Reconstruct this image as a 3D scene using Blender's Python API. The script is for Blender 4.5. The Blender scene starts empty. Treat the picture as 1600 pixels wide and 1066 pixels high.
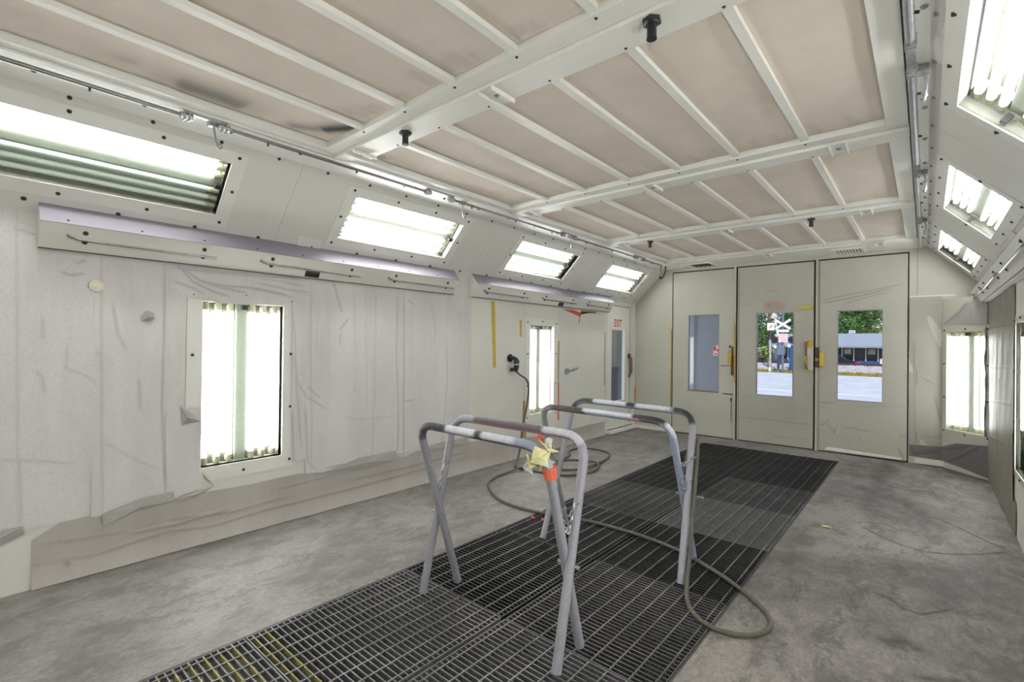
import bpy, math, random
import numpy as np
from mathutils import Vector, Matrix

SC = bpy.context.scene
COL = SC.collection
random.seed(7)
W, H = 4.466, 2.74            # booth width and ceiling height
YN = -12.2                     # near end of the booth, behind the camera

# ------------------------------------------------------------------ camera
cam_data = bpy.data.cameras.new('camera')
cam = bpy.data.objects.new('camera', cam_data)
COL.objects.link(cam)
cam_data.sensor_width = 36.0
cam_data.lens = 17.026
cam_data.clip_start = 0.02
cam_data.clip_end = 500
YAW, PITCH, ROLL = 0.7068, 0.0052, 0.0114
cy, sy = math.cos(YAW), math.sin(YAW)
fw = Vector((-sy*math.cos(PITCH), cy*math.cos(PITCH), math.sin(PITCH)))
rt = Vector((cy, sy, 0.0))
up = rt.cross(fw)
r2 = rt*math.cos(ROLL) + up*math.sin(ROLL)
u2 = -rt*math.sin(ROLL) + up*math.cos(ROLL)
m = Matrix(((r2.x, u2.x, -fw.x, 3.9251), (r2.y, u2.y, -fw.y, -7.9589),
            (r2.z, u2.z, -fw.z, 1.4554), (0, 0, 0, 1)))
cam.matrix_world = m
SC.camera = cam

# ------------------------------------------------------------------ sky, sun, exposure
SC.view_settings.view_transform = 'Standard'
SC.view_settings.look = 'None'
SC.view_settings.exposure = 0.0
SC.view_settings.gamma = 1.0
SC.view_settings.use_curve_mapping = False
world = bpy.data.worlds.new('sky')
SC.world = world
world.use_nodes = True
nt = world.node_tree
nt.nodes.clear()
wo = nt.nodes.new('ShaderNodeOutputWorld')
bg = nt.nodes.new('ShaderNodeBackground')
tc = nt.nodes.new('ShaderNodeTexCoord')
sep = nt.nodes.new('ShaderNodeSeparateXYZ')
rmp = nt.nodes.new('ShaderNodeValToRGB')
rmp.color_ramp.elements[0].position = 0.0
rmp.color_ramp.elements[0].color = (0.86, 0.93, 1.0, 1)
rmp.color_ramp.elements[1].position = 0.6
rmp.color_ramp.elements[1].color = (0.25, 0.50, 0.95, 1)
nt.links.new(tc.outputs['Generated'], sep.inputs[0])
nt.links.new(sep.outputs['Z'], rmp.inputs[0])
nt.links.new(rmp.outputs[0], bg.inputs[0])
bg.inputs[1].default_value = 1.05
nt.links.new(bg.outputs[0], wo.inputs[0])
sun_d = bpy.data.lights.new('sun', 'SUN')
sun_d.energy = 3.4
sun_d.angle = 0.01
sun_d.color = (1.0, 0.95, 0.88)
sun = bpy.data.objects.new('sun', sun_d)
COL.objects.link(sun)
sun.location = (10, -30, 40)
sun.rotation_euler = Vector((-0.35, 1.0, -1.0)).to_track_quat('-Z', 'Y').to_euler()
TUBE_POWER = 26.0

# ------------------------------------------------------------------ materials
def lin(c):
    c = c/255.0
    return c/12.92 if c <= 0.04045 else ((c+0.055)/1.055)**2.4
def rgb(r, g, b): return (lin(r), lin(g), lin(b), 1.0)

class NT:
    def __init__(s, name):
        s.m = bpy.data.materials.new(name); s.m.use_nodes = True
        s.t = s.m.node_tree
        s.b = s.t.nodes['Principled BSDF']; s.out = s.t.nodes['Material Output']
    def n(s, typ, **kw):
        o = s.t.nodes.new('ShaderNode'+typ)
        for k, v in kw.items():
            if k in o.inputs: o.inputs[k].default_value = v
            else: setattr(o, k, v)
        return o
    def l(s, a, b): s.t.links.new(a, b)
    def noise(s, scale, detail=3, rough=0.55, vec=None, dist=0.0):
        o = s.n('TexNoise'); o.inputs['Scale'].default_value = scale
        o.inputs['Detail'].default_value = detail; o.inputs['Roughness'].default_value = rough
        o.inputs['Distortion'].default_value = dist
        if vec is not None: s.l(vec, o.inputs['Vector'])
        return o.outputs['Fac']
    def ramp(s, fac, stops):
        o = s.n('ValToRGB'); e = o.color_ramp.elements
        while len(e) < len(stops): e.new(0.5)
        for k, (p, c) in enumerate(stops): e[k].position = p; e[k].color = c
        s.l(fac, o.inputs[0]); return o.outputs[0]
    def mix(s, fac, a, b, mode='MIX'):
        o = s.n('Mix'); o.data_type = 'RGBA'; o.blend_type = mode
        for v, i in ((fac, 0), (a, 6), (b, 7)):
            if hasattr(v, 'is_linked'): s.l(v, o.inputs[i])
            elif v is not None: o.inputs[i].default_value = v
        return o.outputs[2]
    def math(s, op, a, b=0.0):
        o = s.n('Math'); o.operation = op
        for i, v in enumerate((a, b)):
            if hasattr(v, 'is_linked'): s.l(v, o.inputs[i])
            else: o.inputs[i].default_value = v
        return o.outputs[0]
    def obj(s, scale=(1, 1, 1)):
        g = s.n('NewGeometry'); mp = s.n('Mapping'); mp.inputs['Scale'].default_value = scale
        s.l(g.outputs['Position'], mp.inputs['Vector']); return mp.outputs[0]
    def attr(s, name):
        a = s.n('Attribute'); a.attribute_name = name; return a
    def bump(s, h, strength=0.2, dist=0.01):
        o = s.n('Bump'); o.inputs['Strength'].default_value = strength; o.inputs['Distance'].default_value = dist
        s.l(h, o.inputs['Height']); s.l(o.outputs[0], s.b.inputs['Normal'])
    def set(s, color=None, rough=0.5, metal=0.0, spec=0.5):
        if color is not None:
            if hasattr(color, 'is_linked'): s.l(color, s.b.inputs['Base Color'])
            else: s.b.inputs['Base Color'].default_value = color
        s.b.inputs['Roughness'].default_value = rough
        s.b.inputs['Metallic'].default_value = metal
        s.b.inputs['Specular IOR Level'].default_value = spec
        return s.m

def simple(name, c, rough=0.5, metal=0.0, var=0.12, scale=30, spec=0.4):
    t = NT(name)
    f = t.noise(scale, 3, vec=t.obj())
    d = tuple(x*(1-var) for x in c[:3])+(1,); e = tuple(min(1, x*(1+var)) for x in c[:3])+(1,)
    return t.set(t.ramp(f, [(0.3, d), (0.7, e)]), rough, metal, spec)

def mat_paint(name, c, rough=0.42, dirt=0.15):
    t = NT(name)
    f = t.noise(1.7, 5, 0.6, t.obj())
    g = t.noise(60, 2, 0.5, t.obj())
    col = t.mix(t.math('MULTIPLY', t.ramp(f, [(0.42, (0, 0, 0, 1)), (0.75, (1, 1, 1, 1))]), dirt), c, rgb(150, 146, 136))
    t.bump(g, 0.04, 0.002)
    return t.set(col, rough, 0, 0.4)

def mat_film(name, base, dust_shade):
    t = NT(name)
    p = t.obj()
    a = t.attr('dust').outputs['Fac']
    n1 = t.noise(2.2, 5, 0.65, t.obj((0.3, 1.0, 0.25)))
    n2 = t.noise(90, 3, 0.6, p)
    c = t.mix(t.math('MULTIPLY', t.ramp(n1, [(0.35, (0, 0, 0, 1)), (0.75, (1, 1, 1, 1))]), 0.5), base, dust_shade)
    c = t.mix(t.math('MULTIPLY', t.ramp(n2, [(0.45, (0, 0, 0, 1)), (0.7, (1, 1, 1, 1))]), 0.28), c, dust_shade)
    c = t.mix(t.math('MULTIPLY', a, 0.6), c, tuple(x*0.42 for x in dust_shade[:3])+(1,))
    t.bump(t.noise(38, 4, 0.6, t.obj((1, 1, 0.5))), 0.12, 0.004)
    return t.set(c, 0.5, 0, 0.35)

M = {}
M['paint'] = mat_paint('white_booth_paint', rgb(218, 216, 208))
M['frame'] = mat_paint('white_frame_paint', rgb(224, 222, 215), 0.4, 0.05)
M['door'] = mat_paint('door_paint', rgb(187, 185, 172), 0.42, 0.22)
M['slope'] = mat_paint('slope_paint', rgb(214, 212, 206), 0.28, 0.05)
M['lilac'] = mat_paint('lilac_paint', rgb(134, 129, 139), 0.4, 0.05)
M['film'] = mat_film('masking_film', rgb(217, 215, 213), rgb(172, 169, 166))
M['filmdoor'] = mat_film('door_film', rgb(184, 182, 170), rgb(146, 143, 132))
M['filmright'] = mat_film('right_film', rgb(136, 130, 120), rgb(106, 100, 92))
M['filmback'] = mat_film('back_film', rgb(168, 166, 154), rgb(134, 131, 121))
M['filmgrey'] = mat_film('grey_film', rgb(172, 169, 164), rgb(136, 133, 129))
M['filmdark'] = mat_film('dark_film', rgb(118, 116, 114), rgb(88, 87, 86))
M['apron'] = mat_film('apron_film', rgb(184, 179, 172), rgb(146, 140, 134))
M['seam'] = simple('dark_gasket', rgb(62, 60, 56), 0.8)
M['gap'] = simple('black_gap', rgb(30, 29, 28), 0.9)
M['screw'] = simple('screw_steel', rgb(150, 150, 148), 0.35, 0.3)
M['screwdark'] = simple('screw_dark', rgb(70, 70, 68), 0.4, 0.6)
M['rod'] = simple('rod_steel', rgb(140, 138, 136), 0.3, 0.85)
M['galv'] = simple('galvanised', rgb(165, 167, 168), 0.38, 0.6, 0.2, 80)
M['black'] = simple('black_plastic', rgb(38, 38, 40), 0.45)
M['yellow'] = simple('yellow_tape', rgb(200, 172, 70), 0.6)
M['red'] = simple('red_tape', rgb(214, 92, 70), 0.6)
M['ochre'] = simple('ochre_tape', rgb(170, 140, 70), 0.6, 0, 0.3, 40)
M['brown'] = simple('dirty_brown', rgb(120, 96, 66), 0.6, 0, 0.35, 60)
M['rust'] = simple('rust', rgb(96, 62, 50), 0.7, 0, 0.35, 60)
M['exitred'] = simple('exit_red', rgb(170, 60, 58), 0.5)
M['exitwhite'] = simple('exit_white', rgb(222, 218, 210), 0.5)
M['exitfaded'] = simple('exit_faded', rgb(206, 168, 158), 0.6, 0, 0.1, 60)
M['reflector'] = simple('reflector_grey', rgb(76, 76, 67), 0.35, 0, 0.03)
M['divider'] = simple('divider_grey', rgb(150, 156, 142), 0.35, 0, 0.05)
M['tubeoff'] = simple('tube_unlit', rgb(214, 222, 214), 0.25, 0, 0.03)
M['reflector_clean'] = simple('reflector_clean', rgb(214, 220, 212), 0.35, 0, 0.03)  # paler reflector copy, so the half-unlit lamp reads brighter
M['cream'] = simple('cream_plastic', rgb(226, 216, 200), 0.4)
M['lamp_side'] = simple('lamp_side', rgb(170, 170, 158), 0.4)
M['holder'] = simple('lamp_holder', rgb(176, 172, 150), 0.4)
M['hose'] = simple('hose_rubber', rgb(92, 88, 78), 0.55, 0, 0.2, 40)
M['brass'] = simple('brass', rgb(150, 120, 70), 0.35, 0.8)
M['orange'] = simple('orange_scrap', rgb(220, 110, 80), 0.7)
M['paper'] = simple('masking_paper', rgb(216, 210, 160), 0.8, 0, 0.2, 25)
M['paperwhite'] = simple('white_wrap', rgb(205, 200, 198), 0.7, 0, 0.15, 25)
M['grille'] = simple('grille_shadow', rgb(84, 78, 66), 0.6)  # dark tone of the vent backing and left vent slats

def tube_mat(name, k):                  # the lamps give the light; far and right-slope ones dimmed to even it
    t = NT(name); t.set((1, 1, 1, 1), 0.3)
    t.b.inputs['Emission Color'].default_value = (0.985, 0.98, 1.02, 1)
    t.b.inputs['Emission Strength'].default_value = TUBE_POWER*k
    return t.m
M['tube'] = tube_mat('tube_lit', 1.0)
M['tube_mid'] = tube_mat('tube_lit_mid', 0.5)
M['tube_aged'] = tube_mat('tube_lit_aged', 0.5)

def glass(name, tint, refl):
    t = NT(name)
    tr = t.n('BsdfTransparent'); tr.inputs[0].default_value = tint
    gl = t.n('BsdfGlossy'); gl.inputs['Roughness'].default_value = 0.03
    mx = t.n('MixShader'); lw = t.n('LayerWeight'); lw.inputs[0].default_value = 0.5
    t.l(t.math('ADD', t.math('MULTIPLY', t.math('POWER', lw.outputs['Facing'], 5.0), refl), 0.02), mx.inputs[0]); t.l(tr.outputs[0], mx.inputs[1]); t.l(gl.outputs[0], mx.inputs[2])
    t.l(mx.outputs[0], t.out.inputs['Surface'])
    t.t.nodes.remove(t.b)
    return t.m
M['glass'] = glass('clear_glass', (0.96, 0.98, 0.97, 1), 0.4)
M['pane'] = glass('lamp_pane', (0.97, 0.985, 0.96, 1), 0.3)

# filter cloth
t = NT('filter_cloth')
n = t.noise(3.0, 5, 0.6, t.obj()); n2 = t.noise(160, 2, 0.6, t.obj())
c = t.ramp(n, [(0.3, rgb(212, 201, 189)), (0.7, rgb(224, 213, 202))])
c = t.mix(t.math('MULTIPLY', n2, 0.35), c, rgb(178, 165, 150))
c = t.mix(t.attr('dust').outputs['Fac'], c, rgb(84, 82, 82))
t.bump(n2, 0.15, 0.002)
M['cloth'] = t.set(c, 0.9, 0, 0.1)

# concrete
def mat_floor(name, c1, c2, c3):
    t = NT(name)
    p = t.obj()
    n1 = t.noise(1.1, 6, 0.65, p, 0.6); n2 = t.noise(7, 6, 0.7, t.obj((1.0, 0.55, 1)), 0.5); n3 = t.noise(55, 5, 0.75, t.obj((1, 0.6, 1)), 0.6)
    n4 = t.noise(3.6, 10, 0.8, t.obj((1.5, 0.8, 1)), 0.5)
    c = t.ramp(n1, [(0.3, c1), (0.55, c2), (0.78, c3)])
    c = t.mix(t.math('MULTIPLY', t.ramp(n2, [(0.45, (0, 0, 0, 1)), (0.72, (1, 1, 1, 1))]), 0.5), c, c3)
    c = t.mix(t.math('MULTIPLY', t.ramp(n4, [(0.5, (0, 0, 0, 1)), (0.58, (1, 1, 1, 1))]), 0.6), c, tuple(x*0.8 for x in c1[:3])+(1,))
    c = t.mix(t.math('MULTIPLY', t.ramp(n3, [(0.38, (0, 0, 0, 1)), (0.62, (1, 1, 1, 1))]), 0.4), c, tuple(x*0.62 for x in c1[:3])+(1,))
    brk = t.noise(14, 6, 0.8, p, 1.0)
    a = t.math('MULTIPLY', t.attr('dust').outputs['Fac'], t.math('ADD', t.math('MULTIPLY', brk, 1.9), 0.15))
    c = t.mix(a, c, tuple(x*0.28 for x in c1[:3])+(1,))
    t.bump(n2, 0.12, 0.004)
    return t.set(c, 0.62, 0, 0.35)
M['floor_l'] = mat_floor('concrete_left', rgb(108, 104, 101), rgb(136, 131, 128), rgb(164, 157, 154))
M['floor_r'] = mat_floor('concrete_right', rgb(88, 84, 80), rgb(128, 122, 118), rgb(168, 161, 156))

# grating steel: overspray settles on what faces up, more of it on some panels
def grate_mat(name, tops, sides):
    t = NT(name)
    g = t.n('NewGeometry'); s = t.n('SeparateXYZ'); t.l(g.outputs['Normal'], s.inputs[0])
    n = t.noise(2.4, 5, 0.7, t.obj(), 0.5); n2 = t.noise(40, 3, 0.6, t.obj())
    top = t.ramp(n, list(zip((0.32, 0.5, 0.68), tops))); side = t.ramp(n2, list(zip((0.3, 0.7), sides)))
    return t.set(t.mix(t.ramp(s.outputs['Z'], [(0.5, (0, 0, 0, 1)), (0.9, (1, 1, 1, 1))]), side, top), 0.55, 0.1, 0.4)
M['grate_dusty'] = grate_mat('grating_dusty', (rgb(90, 88, 87), rgb(112, 110, 110), rgb(140, 138, 141)), (rgb(78, 77, 77), rgb(112, 110, 112)))
M['grate'] = grate_mat('grating_plain', (rgb(70, 69, 68), rgb(98, 96, 95), rgb(130, 128, 130)), (rgb(44, 43, 43), rgb(84, 82, 83)))
M['grate_black'] = grate_mat('grating_black', (rgb(46, 45, 44), rgb(66, 65, 64), rgb(92, 91, 91)), (rgb(24, 24, 24), rgb(48, 47, 47)))
M['grate_brown'] = grate_mat('grating_brown', (rgb(44, 42, 40), rgb(60, 56, 53), rgb(82, 78, 76)), (rgb(30, 28, 26), rgb(54, 49, 46)))
M['grate_rod'] = grate_mat('grating_rod', (rgb(92, 91, 90), rgb(118, 116, 115), rgb(146, 144, 144)), (rgb(60, 59, 58), rgb(90, 89, 88)))
M['grate_far'] = simple('grating_steel_dark', rgb(74, 73, 72), 0.55, 0.15, 0.25, 30)
M['grate_yellow'] = simple('grating_yellowed', rgb(150, 142, 92), 0.6, 0, 0.2, 30)
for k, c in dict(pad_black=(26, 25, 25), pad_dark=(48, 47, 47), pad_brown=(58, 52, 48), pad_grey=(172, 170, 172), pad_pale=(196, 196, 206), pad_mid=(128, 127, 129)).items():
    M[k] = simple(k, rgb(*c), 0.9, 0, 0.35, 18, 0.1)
M['pit'] = simple('pit_wall', rgb(30, 30, 30), 0.9)

# painted stand tube: overspray bands come from a colour attribute
t = NT('stand_paint')
a = t.attr('paint').outputs['Color']
n = t.noise(45, 4, 0.7, t.obj())
c = t.mix(t.math('MULTIPLY', t.ramp(n, [(0.4, (0, 0, 0, 1)), (0.75, (1, 1, 1, 1))]), 0.35), a, rgb(110, 110, 118))
t.bump(n, 0.25, 0.003)
M['stand'] = t.set(c, 0.5, 0.1, 0.4)

# outdoors
def patch(name, a, b, sc, rough=0.9):
    t = NT(name); n = t.noise(sc, 5, 0.65, t.obj())
    return t.set(t.ramp(n, [(0.35, a), (0.65, b)]), rough, 0, 0.1)
M['road'] = patch('road', rgb(206, 196, 198), rgb(226, 216, 216), 1.2)
M['roadline'] = simple('road_line', rgb(245, 244, 240), 0.8, 0, 0.03)
M['grass'] = patch('dry_grass', rgb(110, 116, 50), rgb(176, 150, 84), 2.5)
M['ballast'] = patch('ballast', rgb(170, 148, 146), rgb(232, 214, 206), 6)
M['leaf1'] = patch('leaf_mid', rgb(98, 136, 62), rgb(196, 208, 116), 0.9)
M['leaf2'] = patch('leaf_dark', rgb(44, 82, 44), rgb(118, 150, 84), 0.9)
M['leaf3'] = patch('leaf_palm', rgb(110, 126, 52), rgb(182, 184, 96), 3)
M['bark'] = simple('bark', rgb(92, 80, 66), 0.9)
M['awning'] = simple('awning_grey', rgb(150, 153, 166), 0.7, 0, 0.06, 4)
M['bwall'] = simple('shop_wall', rgb(196, 204, 214), 0.8)
M['bwin'] = simple('shop_window', rgb(24, 40, 58), 0.15, 0, 0.3, 2)
M['poster'] = simple('window_poster', rgb(196, 186, 160), 0.7, 0, 0.3, 6)
M['carblue'] = simple('car_dark_blue', rgb(26, 34, 66), 0.25, 0.2, 0.1)
M['carwhite'] = simple('car_white', rgb(236, 236, 240), 0.3, 0, 0.05)
M['vanblue'] = simple('van_blue', rgb(44, 84, 150), 0.3, 0.1, 0.1)
M['carglass'] = simple('car_glass', rgb(30, 36, 46), 0.1)
M['tyre'] = simple('tyre', rgb(24, 24, 26), 0.8)
M['taillight'] = simple('tail_light', rgb(210, 40, 60), 0.3)
M['railsteel'] = simple('rail_steel', rgb(84, 60, 62), 0.6, 0.4, 0.2)
M['tie'] = simple('rail_tie', rgb(70, 58, 54), 0.9)
M['signwhite'] = simple('sign_white', rgb(238, 238, 244), 0.5, 0, 0.03)
M['signpink'] = simple('sign_pink', rgb(246, 206, 208), 0.5, 0, 0.03)
M['signred'] = simple('sign_red', rgb(206, 66, 84), 0.5)
M['post'] = simple('signal_post', rgb(112, 120, 140), 0.85, 0.0)
M['cabinet'] = simple('signal_cabinet', rgb(40, 92, 150), 0.5)
M['fencegrey'] = simple('fence_grey', rgb(70, 72, 84), 0.8)
M['outwall'] = simple('outer_wall', rgb(222, 220, 226), 0.8, 0, 0.06, 6)
M['outpost'] = simple('outer_post', rgb(226, 226, 228), 0.6, 0, 0.03)
M['metalgrey'] = simple('cabinet_grey', rgb(104, 98, 88), 0.5, 0.2)
M['charcoal'] = simple('charcoal', rgb(50, 52, 55), 0.5)
# ------------------------------------------------------------------ mesh helpers
class Fr:                               # a plane to build on: u, v along it, w out of it
    def __init__(s, o, u, v, w):
        s.o, s.u, s.v, s.w = Vector(o), Vector(u).normalized(), Vector(v).normalized(), Vector(w).normalized()
    def __call__(s, a, b, c=0.0): return s.o + s.u*a + s.v*b + s.w*c
    def mat(s, a, b, c=0.0):
        p = s(a, b, c)
        return Matrix(((s.u.x, s.v.x, s.w.x, p.x), (s.u.y, s.v.y, s.w.y, p.y), (s.u.z, s.v.z, s.w.z, p.z), (0, 0, 0, 1)))
FW = Fr((0, 0, 0), (1, 0, 0), (0, 1, 0), (0, 0, 1))
FL = Fr((0, 0, 0), (0, 1, 0), (0, 0, 1), (1, 0, 0))          # left wall
FR = Fr((W, 0, 0), (0, 1, 0), (0, 0, 1), (-1, 0, 0))         # right wall
FB = Fr((0, 0, 0), (1, 0, 0), (0, 0, 1), (0, -1, 0))         # back wall
FC = Fr((0, 0, H), (1, 0, 0), (0, 1, 0), (0, 0, -1))         # ceiling, w hangs down
SL = Fr((0, 0, 2.18), (0, 1, 0), (0.54, 0, 0.56), (0.56, 0, -0.54))
SR = Fr((W, 0, 2.18), (0, 1, 0), (-0.54, 0, 0.56), (-0.56, 0, -0.54))
SLEN = math.hypot(0.54, 0.56)

class MB:
    def __init__(s): s.v, s.f, s.c = [], [], []
    def add(s, vs, fs):
        k = len(s.v); s.v += [Vector(p) for p in vs]; s.f += [tuple(i+k for i in f) for f in fs]; return s
    def box(s, x0, x1, y0, y1, z0, z1, F=FW):
        p = [F(x, y, z) for z in (z0, z1) for y in (y0, y1) for x in (x0, x1)]
        return s.add(p, [(0, 2, 3, 1), (4, 5, 7, 6), (0, 1, 5, 4), (2, 6, 7, 3), (0, 4, 6, 2), (1, 3, 7, 5)])
    def poly(s, pts, w0, w1, F=FW):     # prism over a 2-D outline
        n = len(pts)
        vs = [F(a, b, w0) for a, b in pts]+[F(a, b, w1) for a, b in pts]
        fs = [tuple(range(n-1, -1, -1)), tuple(range(n, 2*n))]+[(i, (i+1) % n, n+(i+1) % n, n+i) for i in range(n)]
        return s.add(vs, fs)
    def cyl(s, p0, p1, r0, r1=None, n=12):
        r1 = r0 if r1 is None else r1
        p0, p1 = Vector(p0), Vector(p1); d = (p1-p0).normalized()
        a = d.orthogonal().normalized(); b = d.cross(a)
        vs = [p0+(a*math.cos(2*math.pi*i/n)+b*math.sin(2*math.pi*i/n))*r0 for i in range(n)]
        vs += [p1+(a*math.cos(2*math.pi*i/n)+b*math.sin(2*math.pi*i/n))*r1 for i in range(n)]
        fs = [tuple(range(n-1, -1, -1)), tuple(range(n, 2*n))]+[(i, (i+1) % n, n+(i+1) % n, n+i) for i in range(n)]
        return s.add(vs, fs)
    def tube(s, path, r, n=10, closed=False):
        P = [Vector(p) for p in path]; N = len(P); vs = []; fs = []
        rr = r if isinstance(r, (list, tuple)) else [r]*N
        ref = None
        for i, p in enumerate(P):
            if closed: d = (P[(i+1) % N]-P[i-1])
            else: d = (P[min(i+1, N-1)]-P[max(i-1, 0)])
            d = d.normalized()
            if ref is None: ref = d.orthogonal().normalized()
            ref = (ref-d*ref.dot(d))
            ref = ref.normalized() if ref.length > 1e-6 else d.orthogonal().normalized()
            b = d.cross(ref)
            vs += [p+(ref*math.cos(2*math.pi*k/n)+b*math.sin(2*math.pi*k/n))*rr[i] for k in range(n)]
        M_ = N if closed else N-1
        for i in range(M_):
            j = (i+1) % N
            fs += [(i*n+k, i*n+(k+1) % n, j*n+(k+1) % n, j*n+k) for k in range(n)]
        if not closed: fs += [tuple(range(n-1, -1, -1)), tuple((N-1)*n+k for k in range(n))]
        return s.add(vs, fs)
    def ball(s, c, r, nu=10, nv=6, sc=(1, 1, 1)):
        c = Vector(c); vs = [c+Vector((0, 0, -r*sc[2]))]; fs = []
        for j in range(1, nv):
            t_ = math.pi*j/nv-math.pi/2
            vs += [c+Vector((r*sc[0]*math.cos(t_)*math.cos(2*math.pi*i/nu), r*sc[1]*math.cos(t_)*math.sin(2*math.pi*i/nu), r*sc[2]*math.sin(t_))) for i in range(nu)]
        vs.append(c+Vector((0, 0, r*sc[2]))); L = len(vs)-1
        fs += [(0, 1+(i+1) % nu, 1+i) for i in range(nu)]
        for j in range(nv-2):
            a = 1+j*nu
            fs += [(a+i, a+(i+1) % nu, a+nu+(i+1) % nu, a+nu+i) for i in range(nu)]
        a = 1+(nv-2)*nu
        fs += [(a+i, a+(i+1) % nu, L) for i in range(nu)]
        return s.add(vs, fs)
    def mesh(s, name, mat, smooth=False, off=None):
        me = bpy.data.meshes.new(name)
        o = off or Vector((0, 0, 0))
        me.from_pydata([tuple(p-o) for p in s.v], [], s.f)
        me.materials.append(mat)
        if smooth:
            me.polygons.foreach_set('use_smooth', [True]*len(me.polygons))
            if smooth is not True:
                try: me.set_sharp_from_angle(angle=smooth)
                except Exception: pass
        me.update()
        return me
SM = math.radians(40)

def setp(o, label=None, cat=None, group=None, kind=None):
    if label: o['label'] = label
    if cat: o['category'] = cat
    if group: o['group'] = group
    if kind: o['kind'] = kind
    return o
ROOT = {}
def origin(o):
    while o.parent: o = o.parent
    return ROOT.get(o.name, Vector((0, 0, 0)))
def thing(name, label, cat, loc=(0, 0, 0), group=None, kind=None):
    o = bpy.data.objects.new(name, None); COL.objects.link(o); o.empty_display_size = 0.1
    o.location = loc; ROOT[o.name] = Vector(loc)
    return setp(o, label, cat, group, kind)
def part(name, mb, mat, parent=None, smooth=False, label=None, kind=None):
    off = origin(parent) if parent else Vector((0, 0, 0))
    o = bpy.data.objects.new(name, mb.mesh(name, M[mat] if isinstance(mat, str) else mat, smooth, off))
    COL.objects.link(o)
    if parent: o.parent = parent
    return setp(o, label, None, None, kind)
def solo(name, mb, mat, label, cat, loc, group=None, smooth=False, kind=None):   # a thing that is one mesh
    o = bpy.data.objects.new(name, mb.mesh(name, M[mat], smooth, Vector(loc))); COL.objects.link(o)
    o.location = loc; ROOT[o.name] = Vector(loc)
    return setp(o, label, cat, group, kind)
def inst(name, me, parent, mat4):       # a piece that shares its mesh with alike pieces
    o = bpy.data.objects.new(name, me); COL.objects.link(o); o.parent = parent
    o.matrix_local = Matrix.Translation(-origin(parent)) @ mat4
    return o

def plate(mb, F, u0, u1, v0, v1, w0, w1, holes=()):
    us = sorted({u0, u1}.union(*[{max(u0, min(u1, h[0])), max(u0, min(u1, h[1]))} for h in holes])) if holes else [u0, u1]
    vs = sorted({v0, v1}.union(*[{max(v0, min(v1, h[2])), max(v0, min(v1, h[3]))} for h in holes])) if holes else [v0, v1]
    for a, b in zip(us, us[1:]):
        run = None
        for c, d in zip(vs, vs[1:]):
            if b-a < 1e-5 or d-c < 1e-5: continue
            mu, mv = (a+b)/2, (c+d)/2
            if any(h[0] < mu < h[1] and h[2] < mv < h[3] for h in holes):
                if run: mb.box(a, b, run[0], run[1], w0, w1, F); run = None
            else: run = (run[0], d) if run else (c, d)
        if run: mb.box(a, b, run[0], run[1], w0, w1, F)
    return mb

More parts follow.
